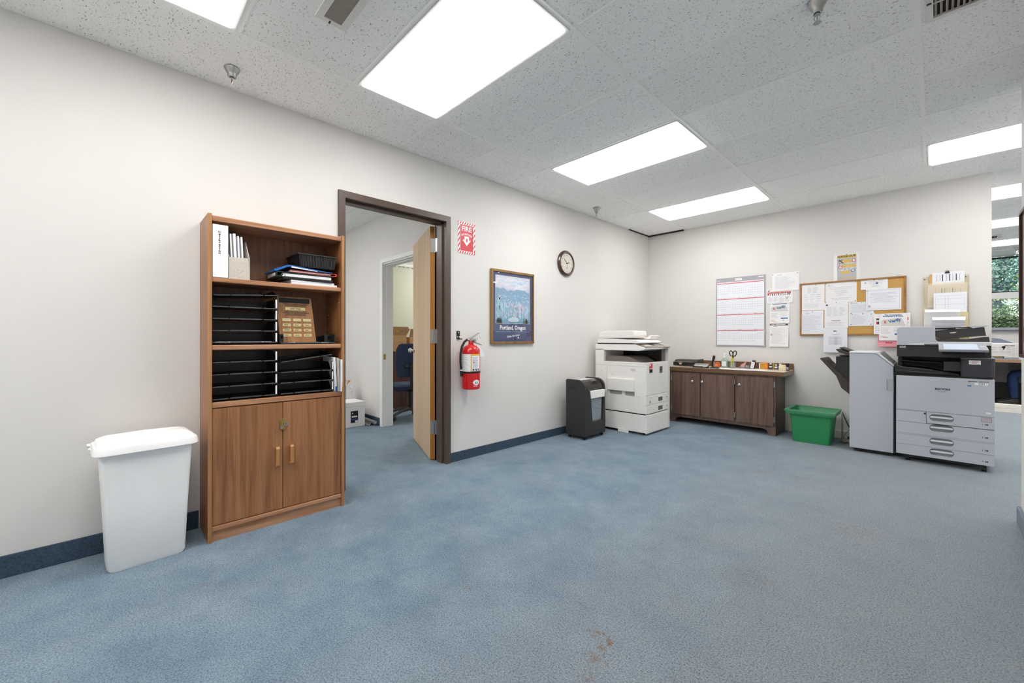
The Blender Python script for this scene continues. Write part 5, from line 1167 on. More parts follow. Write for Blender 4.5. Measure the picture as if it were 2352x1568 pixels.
# papers left of the corkboard
def doc(label, x0, x1, z0, z1, off=.002, curl=.01, style=0, m=PAPER, pin=None, seed=1, name='paper_notice'):
    o, pr = sheet(name, label, 'paper', x0, x1, z0, z1, off, curl, m=m, group='printed notices on the back wall'); w, h = pr.w, pr.h
    if style == 0:      # letter
        pr.lines(INK, w*.10, w*.9, h*.78, h*.14, 14, h*.009, .55, seed=seed); pr.lines(INKD, w*.2, w*.55, h*.88, h*.88, 1, h*.012)
    elif style == 1:    # centred certificate
        pr.lines(INK, w*.10, w*.92, h*.74, h*.66, 2, h*.010, .8, seed=seed, center=True); pr.lines(INK, w*.3, w*.72, h*.58, h*.36, 5, h*.011, .3, seed=seed+1, center=True); pr.lines(INK, w*.18, w*.82, h*.22, h*.16, 2, h*.012, .85, seed=seed, center=True); pr.rect(INK, w*.10, h*.82, w*.14, h*.88); pr.lines(INK, w*.16, w*.30, h*.85, h*.85, 1, h*.012)
    elif style == 2:    # table
        pr.lines(INK, w*.25, w*.75, h*.88, h*.68, 6, h*.011, .45, 2, seed); pr.lines(INK, w*.08, w*.92, h*.60, h*.36, 4, h*.010, .5, 3, seed); pr.lines(INK, w*.10, w*.9, h*.28, h*.12, 4, h*.008, .5, seed=seed)
    elif style == 3:    # framed certificate
        for a0, b0, a1, b1 in ((.04, .06, .96, .07), (.04, .93, .96, .94), (.04, .06, .046, .94), (.954, .06, .96, .94)): pr.rect(INK, w*a0, h*b0, w*a1, h*b1)
        pr.lines(INK, w*.10, w*.9, h*.80, h*.38, 8, h*.013, .6, seed=seed, center=True); pr.rect(INK, w*.07, h*.14, w*.14, h*.24)
    elif style == 4:    # form with columns
        pr.rect(INKD, w*.06, h*.87, w*.15, h*.93); pr.lines(INK, w*.10, w*.9, h*.80, h*.48, 9, h*.009, .5, 3, seed); pr.rect(INKD, w*.3, h*.27, w*.68, h*.285); pr.lines(INK, w*.08, w*.92, h*.20, h*.08, 4, h*.008, .7, seed=seed)
    elif style == 5:    # list
        pr.lines(INKD, w*.42, w*.58, h*.88, h*.86, 2, h*.02, .7); pr.lines(INK, w*.3, w*.75, h*.74, h*.72, 2, h*.010, .5, center=True)
        for q in range(8): pr.rect(INK, w*.22, h*(.62-.042*q), w*.78, h*(.632-.042*q)); pr.rect(INKD, w*.45, h*(.62-.042*q), w*.60, h*(.632-.042*q), .0008)
    elif style == 6:    # seal
        pr.lines(INK, w*.30, w*.82, h*.80, h*.25, 6, h*.025, .3, seed=seed, center=True); pr.poly(INKB, circ2(w*.6, h*.6, h*.09, 12), .0009); pr.poly(INK, circ2(w*.17, h*.68, h*.08, 12))
    pr.build(o, 'printed_text')
    if pin: pins(o, pr, [(w*a, h*b) for a, b in pin])
    return o, pr
doc('landscape printed notice at the top between calendar and corkboard', 1.665, 1.950, 1.72, 1.945, .003, .004, 0, pin=[(.03, .93), (.93, .93)], seed=4)
o, pr = sheet('paper_notice', 'notice with a red band and row of small black figures', 'paper', 1.608, 1.882, 1.570, 1.738, .0015, .006, group='printed notices on the back wall'); w, h = pr.w, pr.h
pr.rect(mat('salmon print', '#d9837d', .7), w*.02, h*.73, w*.94, h*.86); pr.rect(INKR, w*.02, h*.62, w*.10, h*.74)
rd = random.Random(9)
for q in range(11):
    a = w*(.13+.074*q); hh = h*(.12+.05*rd.random()); pr.poly(INKBK, [(a, h*.58), (a+w*.03, h*.58), (a+w*.045*rd.random()+.004, h*.58+hh), (a+w*.012, h*.60+hh)], .0009); pr.poly(INKBK, circ2(a+w*.02, h*.615+hh, h*.03, 8), .001)
pr.poly(INKBK, [(w*.02, h*.88), (w*.10, h*.92), (w*.12, h*.99), (w*.04, h*.95)]); pr.lines(INK, w*.05, w*.92, h*.45, h*.12, 7, h*.016, .5, 4, 3); pr.rect(INKD, w*.76, h*.32, w*.80, h*.38)
pr.build(o, 'printed_text')
def everify(label, x0, x1, z0, z1, off):
    o, pr = sheet('paper_notice', label, 'paper', x0, x1, z0, z1, off, .01, group='printed notices on the back wall'); w, h = pr.w, pr.h
    pr.text(INKB, 'This Organization', w*.5, h*.945, w*.085, bold=.0006); pr.text(INKB, 'Participates in E-Verify', w*.5, h*.895, w*.080, bold=.0006)
    pr.poly(mat('swoosh grey', '#d0cdc9', .7), [(w*.06, h*.56), (w*.95, h*.54), (w*.80, h*.84), (w*.12, h*.78), (w*.06, h*.72)])
    pr.text(INKR, 'E', w*.22, h*.68, w*.17, bold=.0014, off=.0012, rotd=.12); pr.text(INKB, 'Verify', w*.56, h*.73, w*.20, bold=.0016, off=.0012, rotd=.26, sx=.9); pr.text(INK, 'E-V', w*.46, h*.61, w*.07, off=.0012)
    pr.lines(INK, w*.06, w*.44, h*.47, h*.27, 6, h*.010, .7, seed=2); pr.lines(INK, w*.52, w*.94, h*.47, h*.33, 4, h*.010, .7, seed=3); pr.rect(INKB, w*.56, h*.21, w*.92, h*.26); pr.lines(INKR, w*.06, w*.34, h*.16, h*.11, 2, h*.012, .6); pr.rect(INK, w*.66, h*.12, w*.72, h*.17)
    pr.build(o, 'printed_text', {'swoosh grey': 'swoosh'})
    return o, pr
everify('E Verify notice below the black figures notice', 1.641, 1.850, 1.318, 1.590, .003)
o, pr = doc('white notice with dark heading bar beneath the left E Verify notice', 1.638, 1.840, 1.030, 1.318, .002, .022, 0, seed=8); p2 = Print(pr.o, pr.u, pr.v, pr.disp); p2.rect(INKD, .002, pr.h*.915, pr.w-.006, pr.h*.985, .0009); p2.lines(WHITEPR, .012, pr.w-.03, pr.h*.95, pr.h*.95, 1, .007, .9, 3, off=.0012); p2.rect(INK, .008, pr.h*.48, .03, pr.h*.56); p2.build(o, 'heading_bar')
# laminated WATCH OUT poster
o, pr = sheet('safety_poster', 'WATCH OUT poster in a clear sleeve above the corkboard', 'poster', 2.278, 2.512, 1.787, 2.087, .002, .0, m=mat('sleeve', '#e4e2e0', .18)); w, h = pr.w, pr.h
a0, a1 = .033, .203
pr.rect(mat('poster grey', '#b9b6bb', .5), a0, .006, a1, h-.008, .0008); WY_ = mat('hazard yellow', '#d9b85e', .5)
pr.rect(WY_, a0+.004, h-.044, a1-.002, h-.010, .0012); pr.text(INKBK, 'WATCH OUT!', (a0+a1)/2, h-.027, .026, bold=.0009, off=.0016, sx=.98)
pr.rect(WY_, a0+.04, h-.098, a0+.125, h-.062, .0012); pr.rect(WY_, a0+.04, h-.150, a1-.006, h-.118, .0012); pr.rect(WY_, a0+.035, h-.222, a0+.118, h-.190, .0012); pr.lines(INKD, a0+.06, a0+.12, h-.080, h-.080, 1, .008); pr.lines(INKD, a0+.05, a1-.02, h-.132, h-.132, 1, .007, .6, 4); pr.lines(INKD, a0+.055, a0+.105, h-.205, h-.205, 1, .008, .8, 2)
pr.lines(WHITEPR, a0+.03, a1-.01, h-.105, h-.180, 6, .005, .5, 3, off=.001)
for L in ([(a0+.014, h-.062), (a0+.020, h-.058), (a0+.055, h-.095), (a0+.048, h-.1)], [(a0+.01, h-.078), (a0+.012, h-.084), (a0+.05, h-.064), (a0+.047, h-.059)]): pr.poly(INKBK, L, .0016)
pr.rect(INKBK, a0+.018, h-.104, a0+.06, h-.100, .0016)
for cx, cz, m_ in ((a1-.022, h-.078, INKR), (a0+.03, h-.145, INKR), (a1-.03, h-.190, INKB)):
    pr.poly(m_, circ2(cx, cz, .018, 16), .0014); pr.poly(WHITEPR, circ2(cx, cz, .012, 14), .0016); pr.poly(m_, circ2(cx, cz-.002, .004, 8), .0018)
k = a0
while k < a1-.012: pr.poly(WY_, [(k, .020), (k+.008, .020), (min(a1, k+.022), .040), (min(a1-.006, k+.014), .040)], .0012); k += .0165
pr.lines(INKD, a0+.012, a0+.08, .058, .058, 1, .006); pr.build(o, 'poster_print', {'poster grey': 'poster_sheet'}); pins(o, pr, [((a0+a1)/2, h-.006)])
# corkboard
t = thing('corkboard', 'oak framed corkboard full of pinned notices on the back wall', 'notice board', (2.42, WY, 1.172))
bx0, bx1, bz0, bz1 = 1.957, 2.884, 1.168, 1.790
CORK = mat('cork', '#c89c58', .9, vary=.12, vscale=160, bump=.3, bscale=300); CF = wood('cork frame', '#8a5d2c', '#a5743c', '#b88a52', 'X', .6)
part('cork_panel', MB().box(bx0+.012, bx1-.012, WY-.012, WY-.001, bz0+.012, bz1-.012), CORK, t)
for b0, b1 in ((bz0, bz0+.018), (bz1-.018, bz1)): part('frame_rail', MB().box(bx0+.018, bx1-.018, WY-.020, WY-.001, b0, b1), CF, t, .002)
for a0, a1 in ((bx0, bx0+.018), (bx1-.018, bx1)): part('frame_stile', MB().box(a0, a1, WY-.0202, WY-.001, bz0, bz1), CF, t, .002)
for x in (2.0, 2.83): part('hanger', MB().tube([(x+.010*math.cos(a), WY-.01, bz1+.004+.010*math.sin(a)) for a in [PI*i/8 for i in range(9)]], .0018, 6), CHROME, t)
CB = .0125
doc('white schedule sheet at the top left of the corkboard', 1.977, 2.197, 1.467, 1.770, CB, .004, 2, pin=[(.62, .97)], seed=21)
doc('landscape white certificate pinned at four corners on the corkboard', 2.204, 2.484, 1.541, 1.776, CB, .002, 1, pin=[(.02, .95), (.97, .95), (.02, .04), (.96, .06)], seed=22)
doc('small slip with a blue seal at the top right of the corkboard', 2.520, 2.741, 1.668, 1.776, CB, .008, 6, pin=[(.5, .92)], seed=23)
doc('landscape bordered certificate at the right of the corkboard', 2.562, 2.846, 1.440, 1.668, CB+.003, .006, 3, m=PAPERC, pin=[(.04, .93)], seed=24)
doc('white sheet at the lower left of the corkboard', 1.966, 2.186, 1.176, 1.462, CB, .004, 0, m=PAPERC, pin=[(.52, .94)], seed=25)
doc('tall white form with a square mark in the middle of the corkboard', 2.196, 2.410, 1.255, 1.546, CB+.001, .003, 4, pin=[(.5, .985)], seed=26)
doc('upper of two small sheets right of the form on the corkboard', 2.414, 2.628, 1.400, 1.538, CB, .002, 0, m=PAPERC, pin=[(.12, .92), (.52, .92), (.1, .1)], seed=27)
doc('lower of two small sheets right of the form on the corkboard', 2.414, 2.634, 1.272, 1.412, CB+.002, .004, 0, m=PAPERC, pin=[(.14, .92), (.55, .96), (.88, .92), (.1, .12), (.86, .12)], seed=28)
o, pr = doc('white list hanging below the corkboard edge', 2.187, 2.404, .972, 1.254, .022, .006, 5, m=PAPERC, seed=29)
o, pr = sheet('paper_notice', 'pink sheet peeking out below the right E Verify notice', 'paper', 2.662, 2.900, 1.046, 1.300, .022, .010, m=mat('pink paper', '#e79aa2', .7), group='printed notices on the back wall'); pr.rect(INKR, .06, .035, .115, .047); pr.rect(INKD, .15, .030, .21, .034); pr.rect(INKR, .15, .04, .21, .047); pr.lines(INKR, .05, .2, .09, .07, 2, .004); pr.build(o, 'printed_text')
o, pr = sheet('paper_notice', 'white sheet half hidden behind the right E Verify notice', 'paper', 2.628, 2.914, 1.180, 1.400, .024, .004, group='printed notices on the back wall'); pr.rect(INKD, .02, .150, .05, .17); pr.rect(INKR, .02, .105, .05, .135); pr.rect(INKBK, .03, .105, .042, .135, .0009); pr.rect(INKR, .265, .145, .272, .175); pr.rect(INKD, .266, .12, .272, .126); pr.lines(INK, .015, .05, .08, .04, 3, .004); pr.build(o, 'printed_text')
everify('E Verify notice at the lower right corner of the corkboard', 2.673, 2.890, 1.112, 1.398, .028)
# wall file pockets at the right
t = thing('wall_file', 'clear wall file with three pockets above the large copier', 'wall file', (3.165, WY, 1.05))
CLR = clear_mat('file plastic', '#fdfaf3', .05, .08, .16)
part('back_plate', MB().box(3.006, 3.322, WY-.006, WY-.001, 1.05, 1.760), CLR, t, .002)
for q, zt in enumerate((1.690, 1.470, 1.30)):
    part('pocket_front', MB().prism([(WY-.022-.012*q, zt-.22), (WY-.030-.014*q, zt), (WY-.033-.014*q, zt), (WY-.025-.012*q, zt-.22)], 'x', 3.010+.012*(q == 0), 3.318), CLR, t)
for x in (3.006, 3.318): part('side_rib', MB().box(x, x+.004, WY-.05, WY-.004, 1.05, 1.745), CLR, t)
for x in (3.018, 3.300): part('screw', MB().cyl((x, WY-.006, 1.735), (x, WY-.010, 1.735), .005, n=10), DARK2, t)
single('manila_folder', MB().prism([(3.05, 1.45), (3.22, 1.45), (3.215, 1.79), (3.06, 1.782), (3.05, 1.775)], 'y', WY-.012, WY-.009), mat('manila', '#d2a468', .75), 'tan folder in the top pocket of the wall file', 'folder', (3.13, WY-.01, 1.45), .001)
o, pr = sheet('paper_sheet', 'grey barcode sheet sticking out of the top wall file pocket', 'paper', 3.072, 3.292, 1.50, 1.795, .014, 0, m=PAPERC); 
for q, a in enumerate((.03, .052, .070, .098, .118, .140, .162, .186)): pr.rect(INKBK if q in (2, 4, 6) else INK, a, .205, a+(.006 if q in (2, 4, 6) else .004), .272)
pr.build(o, 'bar_marks'); part('binder_clip', MB().prism([(3.158, 1.782), (3.195, 1.782), (3.188, 1.800), (3.165, 1.800)], 'y', WY-.02, WY-.008).tube([(3.1765+.010*math.cos(a), WY-.013, 1.798+.012*math.sin(a)) for a in [PI*i/8 for i in range(9)]], .002, 6), BLACK, o)
o, pr = sheet('paper_sheet', 'cream page with vertical lines of text inside the clear wall file', 'paper', 3.040, 3.312, 1.45, 1.675, .016, 0, m=mat('cream paper', '#e6e0d8', .8))
for a in (.052, .096, .104, .118, .132, .150, .170, .176, .190, .226): pr.rect(INKD if a in (.096, .118, .170) else INK, a, .12, a+.004, .185)
pr.build(o, 'printed_text')
o, pr = sheet('paper_sheet', 'white ruled form in the middle pocket of the wall file', 'paper', 3.082, 3.306, 1.36, 1.586, .052, .01, m=PAPERC)
for b in (.03, .11, .165, .195): pr.rect(INK, .01, b, .21, b+.0015)
for a in (.012, .08, .1, .208): pr.rect(INK, a, .05, a+.0012, .195)
pr.build(o, 'printed_text')
for q, (x0, x1_, zt, l, m_) in enumerate(((3.008, 3.262, 1.425, 'folded white paper in the lowest wall file pocket', PAPER), (3.06, 3.296, 1.345, 'creased white page leaning out of the lowest wall file pocket', PAPERC))):
    y = WY-.072-.012*q
    mb = MB().add([(x0, y, 1.16), (x1_-.02, y, 1.16), (x1_, y-.045, zt-.015+.012*q), (x0+.01, y-.045, zt-.0), (x0, y+.001, 1.16), (x1_-.02, y+.001, 1.16), (x1_, y-.044, zt-.015+.012*q), (x0+.01, y-.044, zt)], [(0, 1, 2, 3), (7, 6, 5, 4), (0, 3, 7, 4), (1, 5, 6, 2), (3, 2, 6, 7), (0, 4, 5, 1)])
    o = single('paper_sheet', mb, m_, l, 'paper', (x0, y, 1.16))
    part('fold', MB().add([(x0+.01, y-.0452, zt), (x1_, y-.0452, zt-.015+.012*q), (x1_-.004, y-.075, zt-.036), (x0+.015, y-.07, zt-.030)], [(0, 1, 2, 3)]), m_, o)
single('manila_folder', MB().prism([(3.255, 1.10), (3.315, 1.10), (3.315, 1.385), (3.305, 1.392), (3.255, 1.392)], 'y', WY-.062, WY-.059), mat('pale manila', '#d8c9a2', .75), 'pale manila folder edge in the wall file by the window side', 'folder', (3.28, WY-.06, 1.10), .001)

# ================================================================== GREEN BIN, CORDS
t = thing('recycling_tub', 'green plastic recycling tub beside the credenza', 'tub', (2.15, 5.12, 0))
GR = mat('green plastic', '#2f8f58', .42); GR2 = mat('green rim', '#4c8f68', .45)
def tub(x0, x1, y0, y1, r, z): return rrect((x0+x1)/2, (y0+y1)/2, x1-x0, y1-y0, r, z)
lo = [tub(1.99, 2.312, 4.955, 5.235, .02, 0), tub(1.988, 2.315, 4.952, 5.24, .022, .012), tub(1.968, 2.336, 4.932, 5.30, .03, .285), tub(1.960, 2.343, 4.925, 5.31, .03, .288), tub(1.952, 2.35, 4.918, 5.32, .03, .345)]
li = [tub(1.957, 2.345, 4.923, 5.315, .03, .345), tub(1.966, 2.338, 4.932, 5.304, .03, .29), tub(1.974, 2.330, 4.938, 5.294, .03, .28), tub(1.995, 2.308, 4.96, 5.23, .02, .008)]
part('tub_body', MB().loft(lo+li), GR, t)
part('rim', MB().plate([(p[0], p[1]) for p in tub(1.918, 2.372, 4.895, 5.345, .03, 0)], [[(p[0], p[1]) for p in tub(1.957, 2.345, 4.923, 5.315, .03, 0)][::-1]], 'z', .330, .350), GR2, t, .006)
part('rim_skirt', MB().plate([(p[0], p[1]) for p in tub(1.924, 2.366, 4.901, 5.339, .03, 0)], [[(p[0], p[1]) for p in tub(1.932, 2.358, 4.909, 5.331, .03, 0)][::-1]], 'z', .308, .332), GR, t)
single('plastic_bag', MB().prism([(5.26, 0), (5.36, 0), (5.37, .20), (5.33, .31), (5.27, .30)], 'x', 2.376, 2.382), clear_mat('bag film', '#cfccc6', .15, .15, .4), 'crumpled clear bag between the green tub and the finisher', 'bag', (2.357, 5.31, 0), .008)
t = thing('power_strip', 'grey power strip on the floor behind the finisher', 'power strip', (2.44, 5.27, 0)); part('strip_body', MB().box(2.385, 2.475, 5.24, 5.29, 0, .04), mat('strip beige', '#8f877d', .5), t, .006); part('plug', MB().box(2.43, 2.46, 5.25, 5.28, .04, .07), BLACK, t, .004)
single('extension_cord', MB().tube([(2.36, 5.47, .30), (2.38, 5.44, .25), (2.42, 5.40, .17), (2.46, 5.36, .10), (2.475, 5.30, .05)], .005, 6), BLACK, 'black cord sloping down behind the finisher', 'cord', (2.43, 5.4, .17))
single('extension_cord', MB().tube([(2.475, 5.44, .19), (2.43, 5.42, .12), (2.39, 5.39, .06), (2.385, 5.35, .02), (2.40, 5.22, .008)], .003, 6), mat('tan cord', '#8a7a63', .5), 'thin tan cord crossing the black one by the tub', 'cord', (2.42, 5.4, .1))
single('extension_cord', MB().tube([(2.375+.10*q/10, 5.19+.03*math.sin(q*1.3), .012+.004*(q % 2)) for q in range(11)], .005, 6), mat('brown cord', '#6a4c30', .5), 'brown cord coiled on the carpet at the finisher foot', 'cord', (2.42, 5.2, 0))

# ================================================================== FINISHER
t = thing('copier_finisher', 'tall grey paper finisher unit left of the large copier', 'finisher', (2.655, 5.15, 0))
fx0, fx1, fy = 2.487, 2.818, 4.90
prof = [(fx0, .036), (fx1-.004, .036), (fx1-.002, .86), (fx0+.205, .985), (fx0, .985)]
part('front_door', MB().prism(prof, 'y', fy, fy+.03), GREY, t, .004)
part('cabinet_body', MB().prism([(fx0+.002, .036), (fx1-.004, .036), (fx1-.004, .855), (fx0+.205, .98), (fx0+.002, .98)], 'y', fy+.03, 5.42), GREY, t, .003)
part('top_cover', MB().prism([(fx0-.002, .986), (fx0+.206, .986), (fx1, .862), (fx1+.002, .882), (fx0+.215, 1.004), (fx0-.002, 1.004)], 'y', fy-.004, 5.425), GREYL, t, .006)
part('slope_pad', MB().prism([(fx0+.235, .9935), (fx1-.008, .892), (fx1-.008, .8965), (fx0+.235, .998)], 'y', fy+.05, 5.36), mat('slope grey', '#9ea0a4', .5), t)
part('door_grip', MB().prism([(fx1-.043, .628), (fx1-.002, .628), (fx1-.002, .745), (fx1-.043, .745), (fx1-.050, .738), (fx1-.050, .635)], 'y', fy-.0012, fy+.004), mat('grip grey', '#b2b2b2', .5), t)
part('grip_edge', MB().box(fx1-.051, fx1-.047, fy-.002, fy+.003, .633, .740), mat('grip shadow', '#77787b', .6), t)
part('base', MB().box(fx0+.04, fx1-.01, fy+.03, 5.40, .004, .036), BLACK, t)
part('side_gap', MB().box(fx1-.004, fx1+.014, fy+.02, 5.40, .03, .86), BLACK, t); part('latch', MB().box(fx1-.002, fx1+.008, fy-.004, fy+.02, .675, .745), BLACK, t, .002)
part('stacker_block', MB().prism([(fx0-.115, .945), (fx0, .945), (fx0, .56), (fx0-.045, .62), (fx0-.115, .80)], 'y', fy+.05, fy+.40), mat('stacker black', '#25211f', .5), t, .003)
def tilt_tray(name, x_tip, z_tip, x_in, z_in, th, y0, y1, m, ribs=True):
    d = Vector((x_in-x_tip, 0, z_in-z_tip)); n_ = Vector((-d.z, 0, d.x)).normalized()
    pts = [(x_tip, z_tip), (x_tip+.006, z_tip+.010), (x_tip+.025, z_tip+.012), (x_in, z_in), (x_in, z_in-th*2.2), (x_tip+(x_in-x_tip)*.72, z_in-th*2.0+(z_tip-z_in)*.22), (x_tip+(x_in-x_tip)*.55, z_tip+(z_in-z_tip)*.55-th*.8)]
    p = part(name, MB().prism(pts, 'y', y0, y1), m, t, .003)
    if ribs:
        for y in (y0+.06, y0+.17, y1-.06):
            part('tray_rib', MB().tube([(x_tip+.04, y, z_tip+.010), (x_tip+(x_in-x_tip)*.5, y, z_tip+(z_in-z_tip)*.5+.008), (x_in-.03, y, z_in+.022)], .004, 6), DARK2, p)
    return p
BRN = mat('brown black plastic', '#3b3330', .42)
tilt_tray('lower_tray', 2.238, .918, fx0, .680, .055, fy+.04, fy+.36, BRN)
part('upper_tray', MB().prism([(2.372, 1.018), (2.380, 1.026), (fx0+.002, .985), (fx0+.002, .960), (2.40, .990)], 'y', fy+.03, fy+.37), BRN, t, .003)
part('upper_tray', MB().prism([(2.392, 1.036), (2.404, 1.044), (fx0+.002, 1.004), (fx0+.002, .990)], 'y', fy+.10, fy+.37), BRN, t, .003)
part('tray_arm', MB().box(2.40, fx0, fy+.06, fy+.3, .952, .962), BLACK, t)

# ================================================================== LARGE COPIER
t = thing('photocopier', 'large grey multifunction copier with four paper drawers', 'photocopier', (3.14, 5.13, 0))
rx0, rx1, ry, rb = 2.838, 3.440, 4.82, 5.345
part('cabinet_body', MB().box(rx0, rx1, ry+.025, rb, .062, .790), GREY, t, .003)
fc = part('front_cover', MB().box(rx0, rx1, ry, ry+.025, .474, .790), GREY, t, .004)
pr = Print((rx0, ry, 0), (1, 0, 0), (0, 0, 1))
pr.text(mat('logo grey', '#3e4148', .5), 'RICOH', .300, .684, .024, bold=.0012, sx=1.25); pr.text(INKD, 'MP C4503', .296, .662, .012)
for a0, b0, a1, b1 in ((.258, .652, .340, .6526), (.258, .697, .340, .6976)): pr.rect(INK, a0, b0, a1, b1)
pr.lines(INKD, .452, .575, .768, .768, 1, .006, .92, 2); pr.rect(WHITEPR, .49, .740, .565, .756); pr.text(INKD, '5259', .53, .748, .018, bold=.0004); pr.lines(INK, .452, .485, .752, .744, 2, .004); pr.rect(INKB, .448, .723, .472, .733); pr.lines(INK, .48, .575, .726, .726, 1, .003, .9); pr.rect(WHITEPR, .555, .500, .580, .512); pr.lines(INK, .557, .577, .504, .504, 1, .002)
pr.build(fc, 'cover_print', kind='stuff')
def drawer(x0, x1, z0, z1, hz, name='drawer', num=None):
    if hz is None: 
        return part(name, MB().box(x0, x1, ry+.001, ry+.024, z0, z1), GREY, t, .002)
    hx0, hx1 = 3.060, 3.205; hcx = (hx0+hx1)/2
    hole = rr2(hcx, hz, .150, .062, .030)
    p = part(name, MB().plate([(x0, z0), (x1, z0), (x1, z1), (x0, z1)], [hole[::-1]], 'y', ry, ry+.024), GREY, t)
    part('handle_recess', MB().plate(rr2(hcx, hz, .152, .064, .031), [], 'y', ry+.0225, ry+.0245), mat('recess grey', '#8d8f94', .5), p)
    part('handle', MB().prism([(ry+.003, hz-.004), (ry+.003, hz+.008), (ry+.008, hz+.012), (ry+.022, hz+.012), (ry+.022, hz-.006)], 'x', hx0+.002, hx1-.002), GREYL, p, .003)
    if num:
        q = Print((rx0, ry, 0), (1, 0, 0), (0, 0, 1)); q.text(INKD, num, .535, z0+(z1-z0)*.35, .018, bold=.0004); q.rect(INKD, .548, z0+(z1-z0)*.35-.006, .566, z0+(z1-z0)*.35+.006); q.rect(GREY, .552, z0+(z1-z0)*.35-.003, .556, z0+(z1-z0)*.35+.003, .0009); q.build(p, 'drawer_number')
    return p
drawer(rx0, 3.036, .367, .472, None, 'side_panel'); d1_ = drawer(3.039, rx1, .372, .472, .426, num='1')
q = Print((rx0, ry, 0), (1, 0, 0), (0, 0, 1)); q.rect(INKD, .527, .428, .585, .466); q.rect(mat('card slot', '#b5aab0', .5), .529, .430, .583, .464, .0009); q.build(d1_, 'paper_indicator')
part('key_latch', MB().box(3.022, 3.034, ry-.003, ry+.004, .447, .462), DARK2, t, .001)
drawer(rx0, rx1, .262, .365, .334, num='2'); part('seam_strip', MB().box(rx0, rx1, ry+.001, ry+.024, .250, .2605), GREY, t, .001); drawer(rx0, rx1, .158, .2485, .214, num='3'); drawer(rx0, rx1, .064, .156, .120, num='4')
part('base', MB().box(rx0+.05, rx1-.05, ry+.04, rb-.03, .035, .062), BLACK, t)
for x in (rx0+.075, rx1-.055):
    for y in (ry+.06, rb-.08): part('caster', MB().cyl((x-.014, y, .022), (x+.014, y, .022), .022, n=16).cyl((x, y, .03), (x, y, .062), .012, n=10), BLACK, t)
# paper exit cavity
part('cavity_floor', MB().box(rx0-.004, rx1-.01, ry+.006, rb, .790, .808), BLACKG, t, .003)
part('cavity_back', MB().box(rx0+.02, rx1-.19, rb-.14, rb, .808, .965), BLACK, t)
part('left_post', MB().box(rx0, rx0+.03, rb-.24, rb, .80, .965), BLACK, t)
tr = part('exit_tray', MB().prism([(rx0-.006, .880), (rx0+.03, .868), (rx0+.26, .848), (rx0+.40, .815), (rx0+.40, .808), (rx0-.006, .808)], 'y', ry+.02, rb-.14), BLACK, t, .004)
part('tray_rail', MB().tube([(rx0-.002, ry+.024, .884), (rx0+.05, ry+.024, .866), (rx0+.20, ry+.024, .854), (rx0+.40, ry+.024, .820)], .0035, 6), DARK2, tr); part('tray_rail', MB().tube([(rx0+.0, ry+.15, .905), (rx0+.10, ry+.15, .892), (rx0+.26, ry+.15, .862), (rx0+.36, ry+.10, .838)], .003, 6), DARK2, tr); part('tray_rail', MB().tube([(rx0, ry+.018, .838), (rx0+.10, ry+.015, .830), (rx0+.34, ry+.015, .822)], .003, 6), DARK2, tr)
part('inner_tray', MB().prism([(rx0+.005, .935), (rx0+.30, .915), (rx0+.30, .909), (rx0+.005, .926)], 'y', ry+.09, rb-.15), BLACK, t, .002)
part('inner_block', MB().box(3.146, 3.25, ry+.05, ry+.13, .845, .930), DARKG, t, .004)
cb = part('control_box', MB().prism([(p[0], p[1]) for p in tub(3.248, 3.444, ry-.004, rb-.05, .035, 0)], 'z', .806, .962), mat('charcoal box', '#34343a', .5), t, .003)
part('box_lid', MB().prism([(p[0], p[1]) for p in tub(3.246, 3.446, ry-.006, rb-.05, .036, 0)], 'z', .962, .970), mat('box lid grey', '#6f6f74', .3), t, .002)
pr = Print((3.248, ry-.0045, 0), (1, 0, 0), (0, 0, 1)); pr.rect(WHITEPR, .047, .914, .115, .948); pr.rect(INKR, .055, .941, .105, .944, .0009); pr.rect(INKD, .048, .930, .114, .9315, .0009); pr.rect(INK, .064, .933, .096, .937, .0009); pr.lines(INKR, .06, .10, .922, .922, 1, .003, .8, off=.0009); pr.build(cb, 'asset_label')
# scanner and document feeder
part('scanner_unit', MB().box(rx0+.002, 3.425, ry+.04, rb, .965, 1.074), DARKG, t, .006)
part('scanner_grip', MB().box(rx0+.02, rx0+.065, ry+.036, ry+.045, 1.045, 1.068), STEEL, t, .002)
lid = part('feeder_base', MB().box(rx0+.004, 3.427, ry+.022, rb-.01, 1.074, 1.106), GREYL, t, .004)
part('lid_grip', MB().box(rx0+.185, rx0+.385, ry+.019, ry+.024, 1.074, 1.088), mat('grip dark', '#6f6d6c', .5), lid, .002)
part('feeder_head', MB().prism([(rx0+.004, 1.08), (rx0+.004, 1.225), (rx0+.012, 1.238), (rx0+.03, 1.243), (rx0+.255, 1.243), (rx0+.257, 1.125), (rx0+.275, 1.106)], 'y', ry+.02, rb-.012), GREY, t, .004)
part('output_tray', MB().prism([(rx0+.26, 1.106), (rx0+.26, 1.125), (rx0+.47, 1.128), (3.41, 1.150), (3.415, 1.106)], 'y', ry+.03, rb-.03), DARK2, t, .003)
it = part('input_tray', MB().prism([(rx0+.25, 1.160), (rx0+.25, 1.205), (3.30, 1.228), (3.385, 1.232), (3.395, 1.158), (3.37, 1.158), (rx0+.30, 1.128)], 'y', ry+.035, rb-.04), DARK2, t, .003)
part('tray_flap', MB().prism([(rx0+.25, 1.232), (rx0+.37, 1.240), (3.40, 1.246), (3.412, 1.243), (3.32, 1.222), (3.30, 1.236), (rx0+.25, 1.228)], 'y', ry+.03, rb-.03), GREY, t, .001)
part('feeder_slit', MB().box(rx0+.252, rx0+.38, ry+.028, ry+.05, 1.215, 1.230), BLACK, t); part('finger_clip', MB().prism([(3.18, 1.188), (3.225, 1.192), (3.215, 1.183), (3.19, 1.180)], 'y', ry+.030, ry+.036), OLDW2, t)
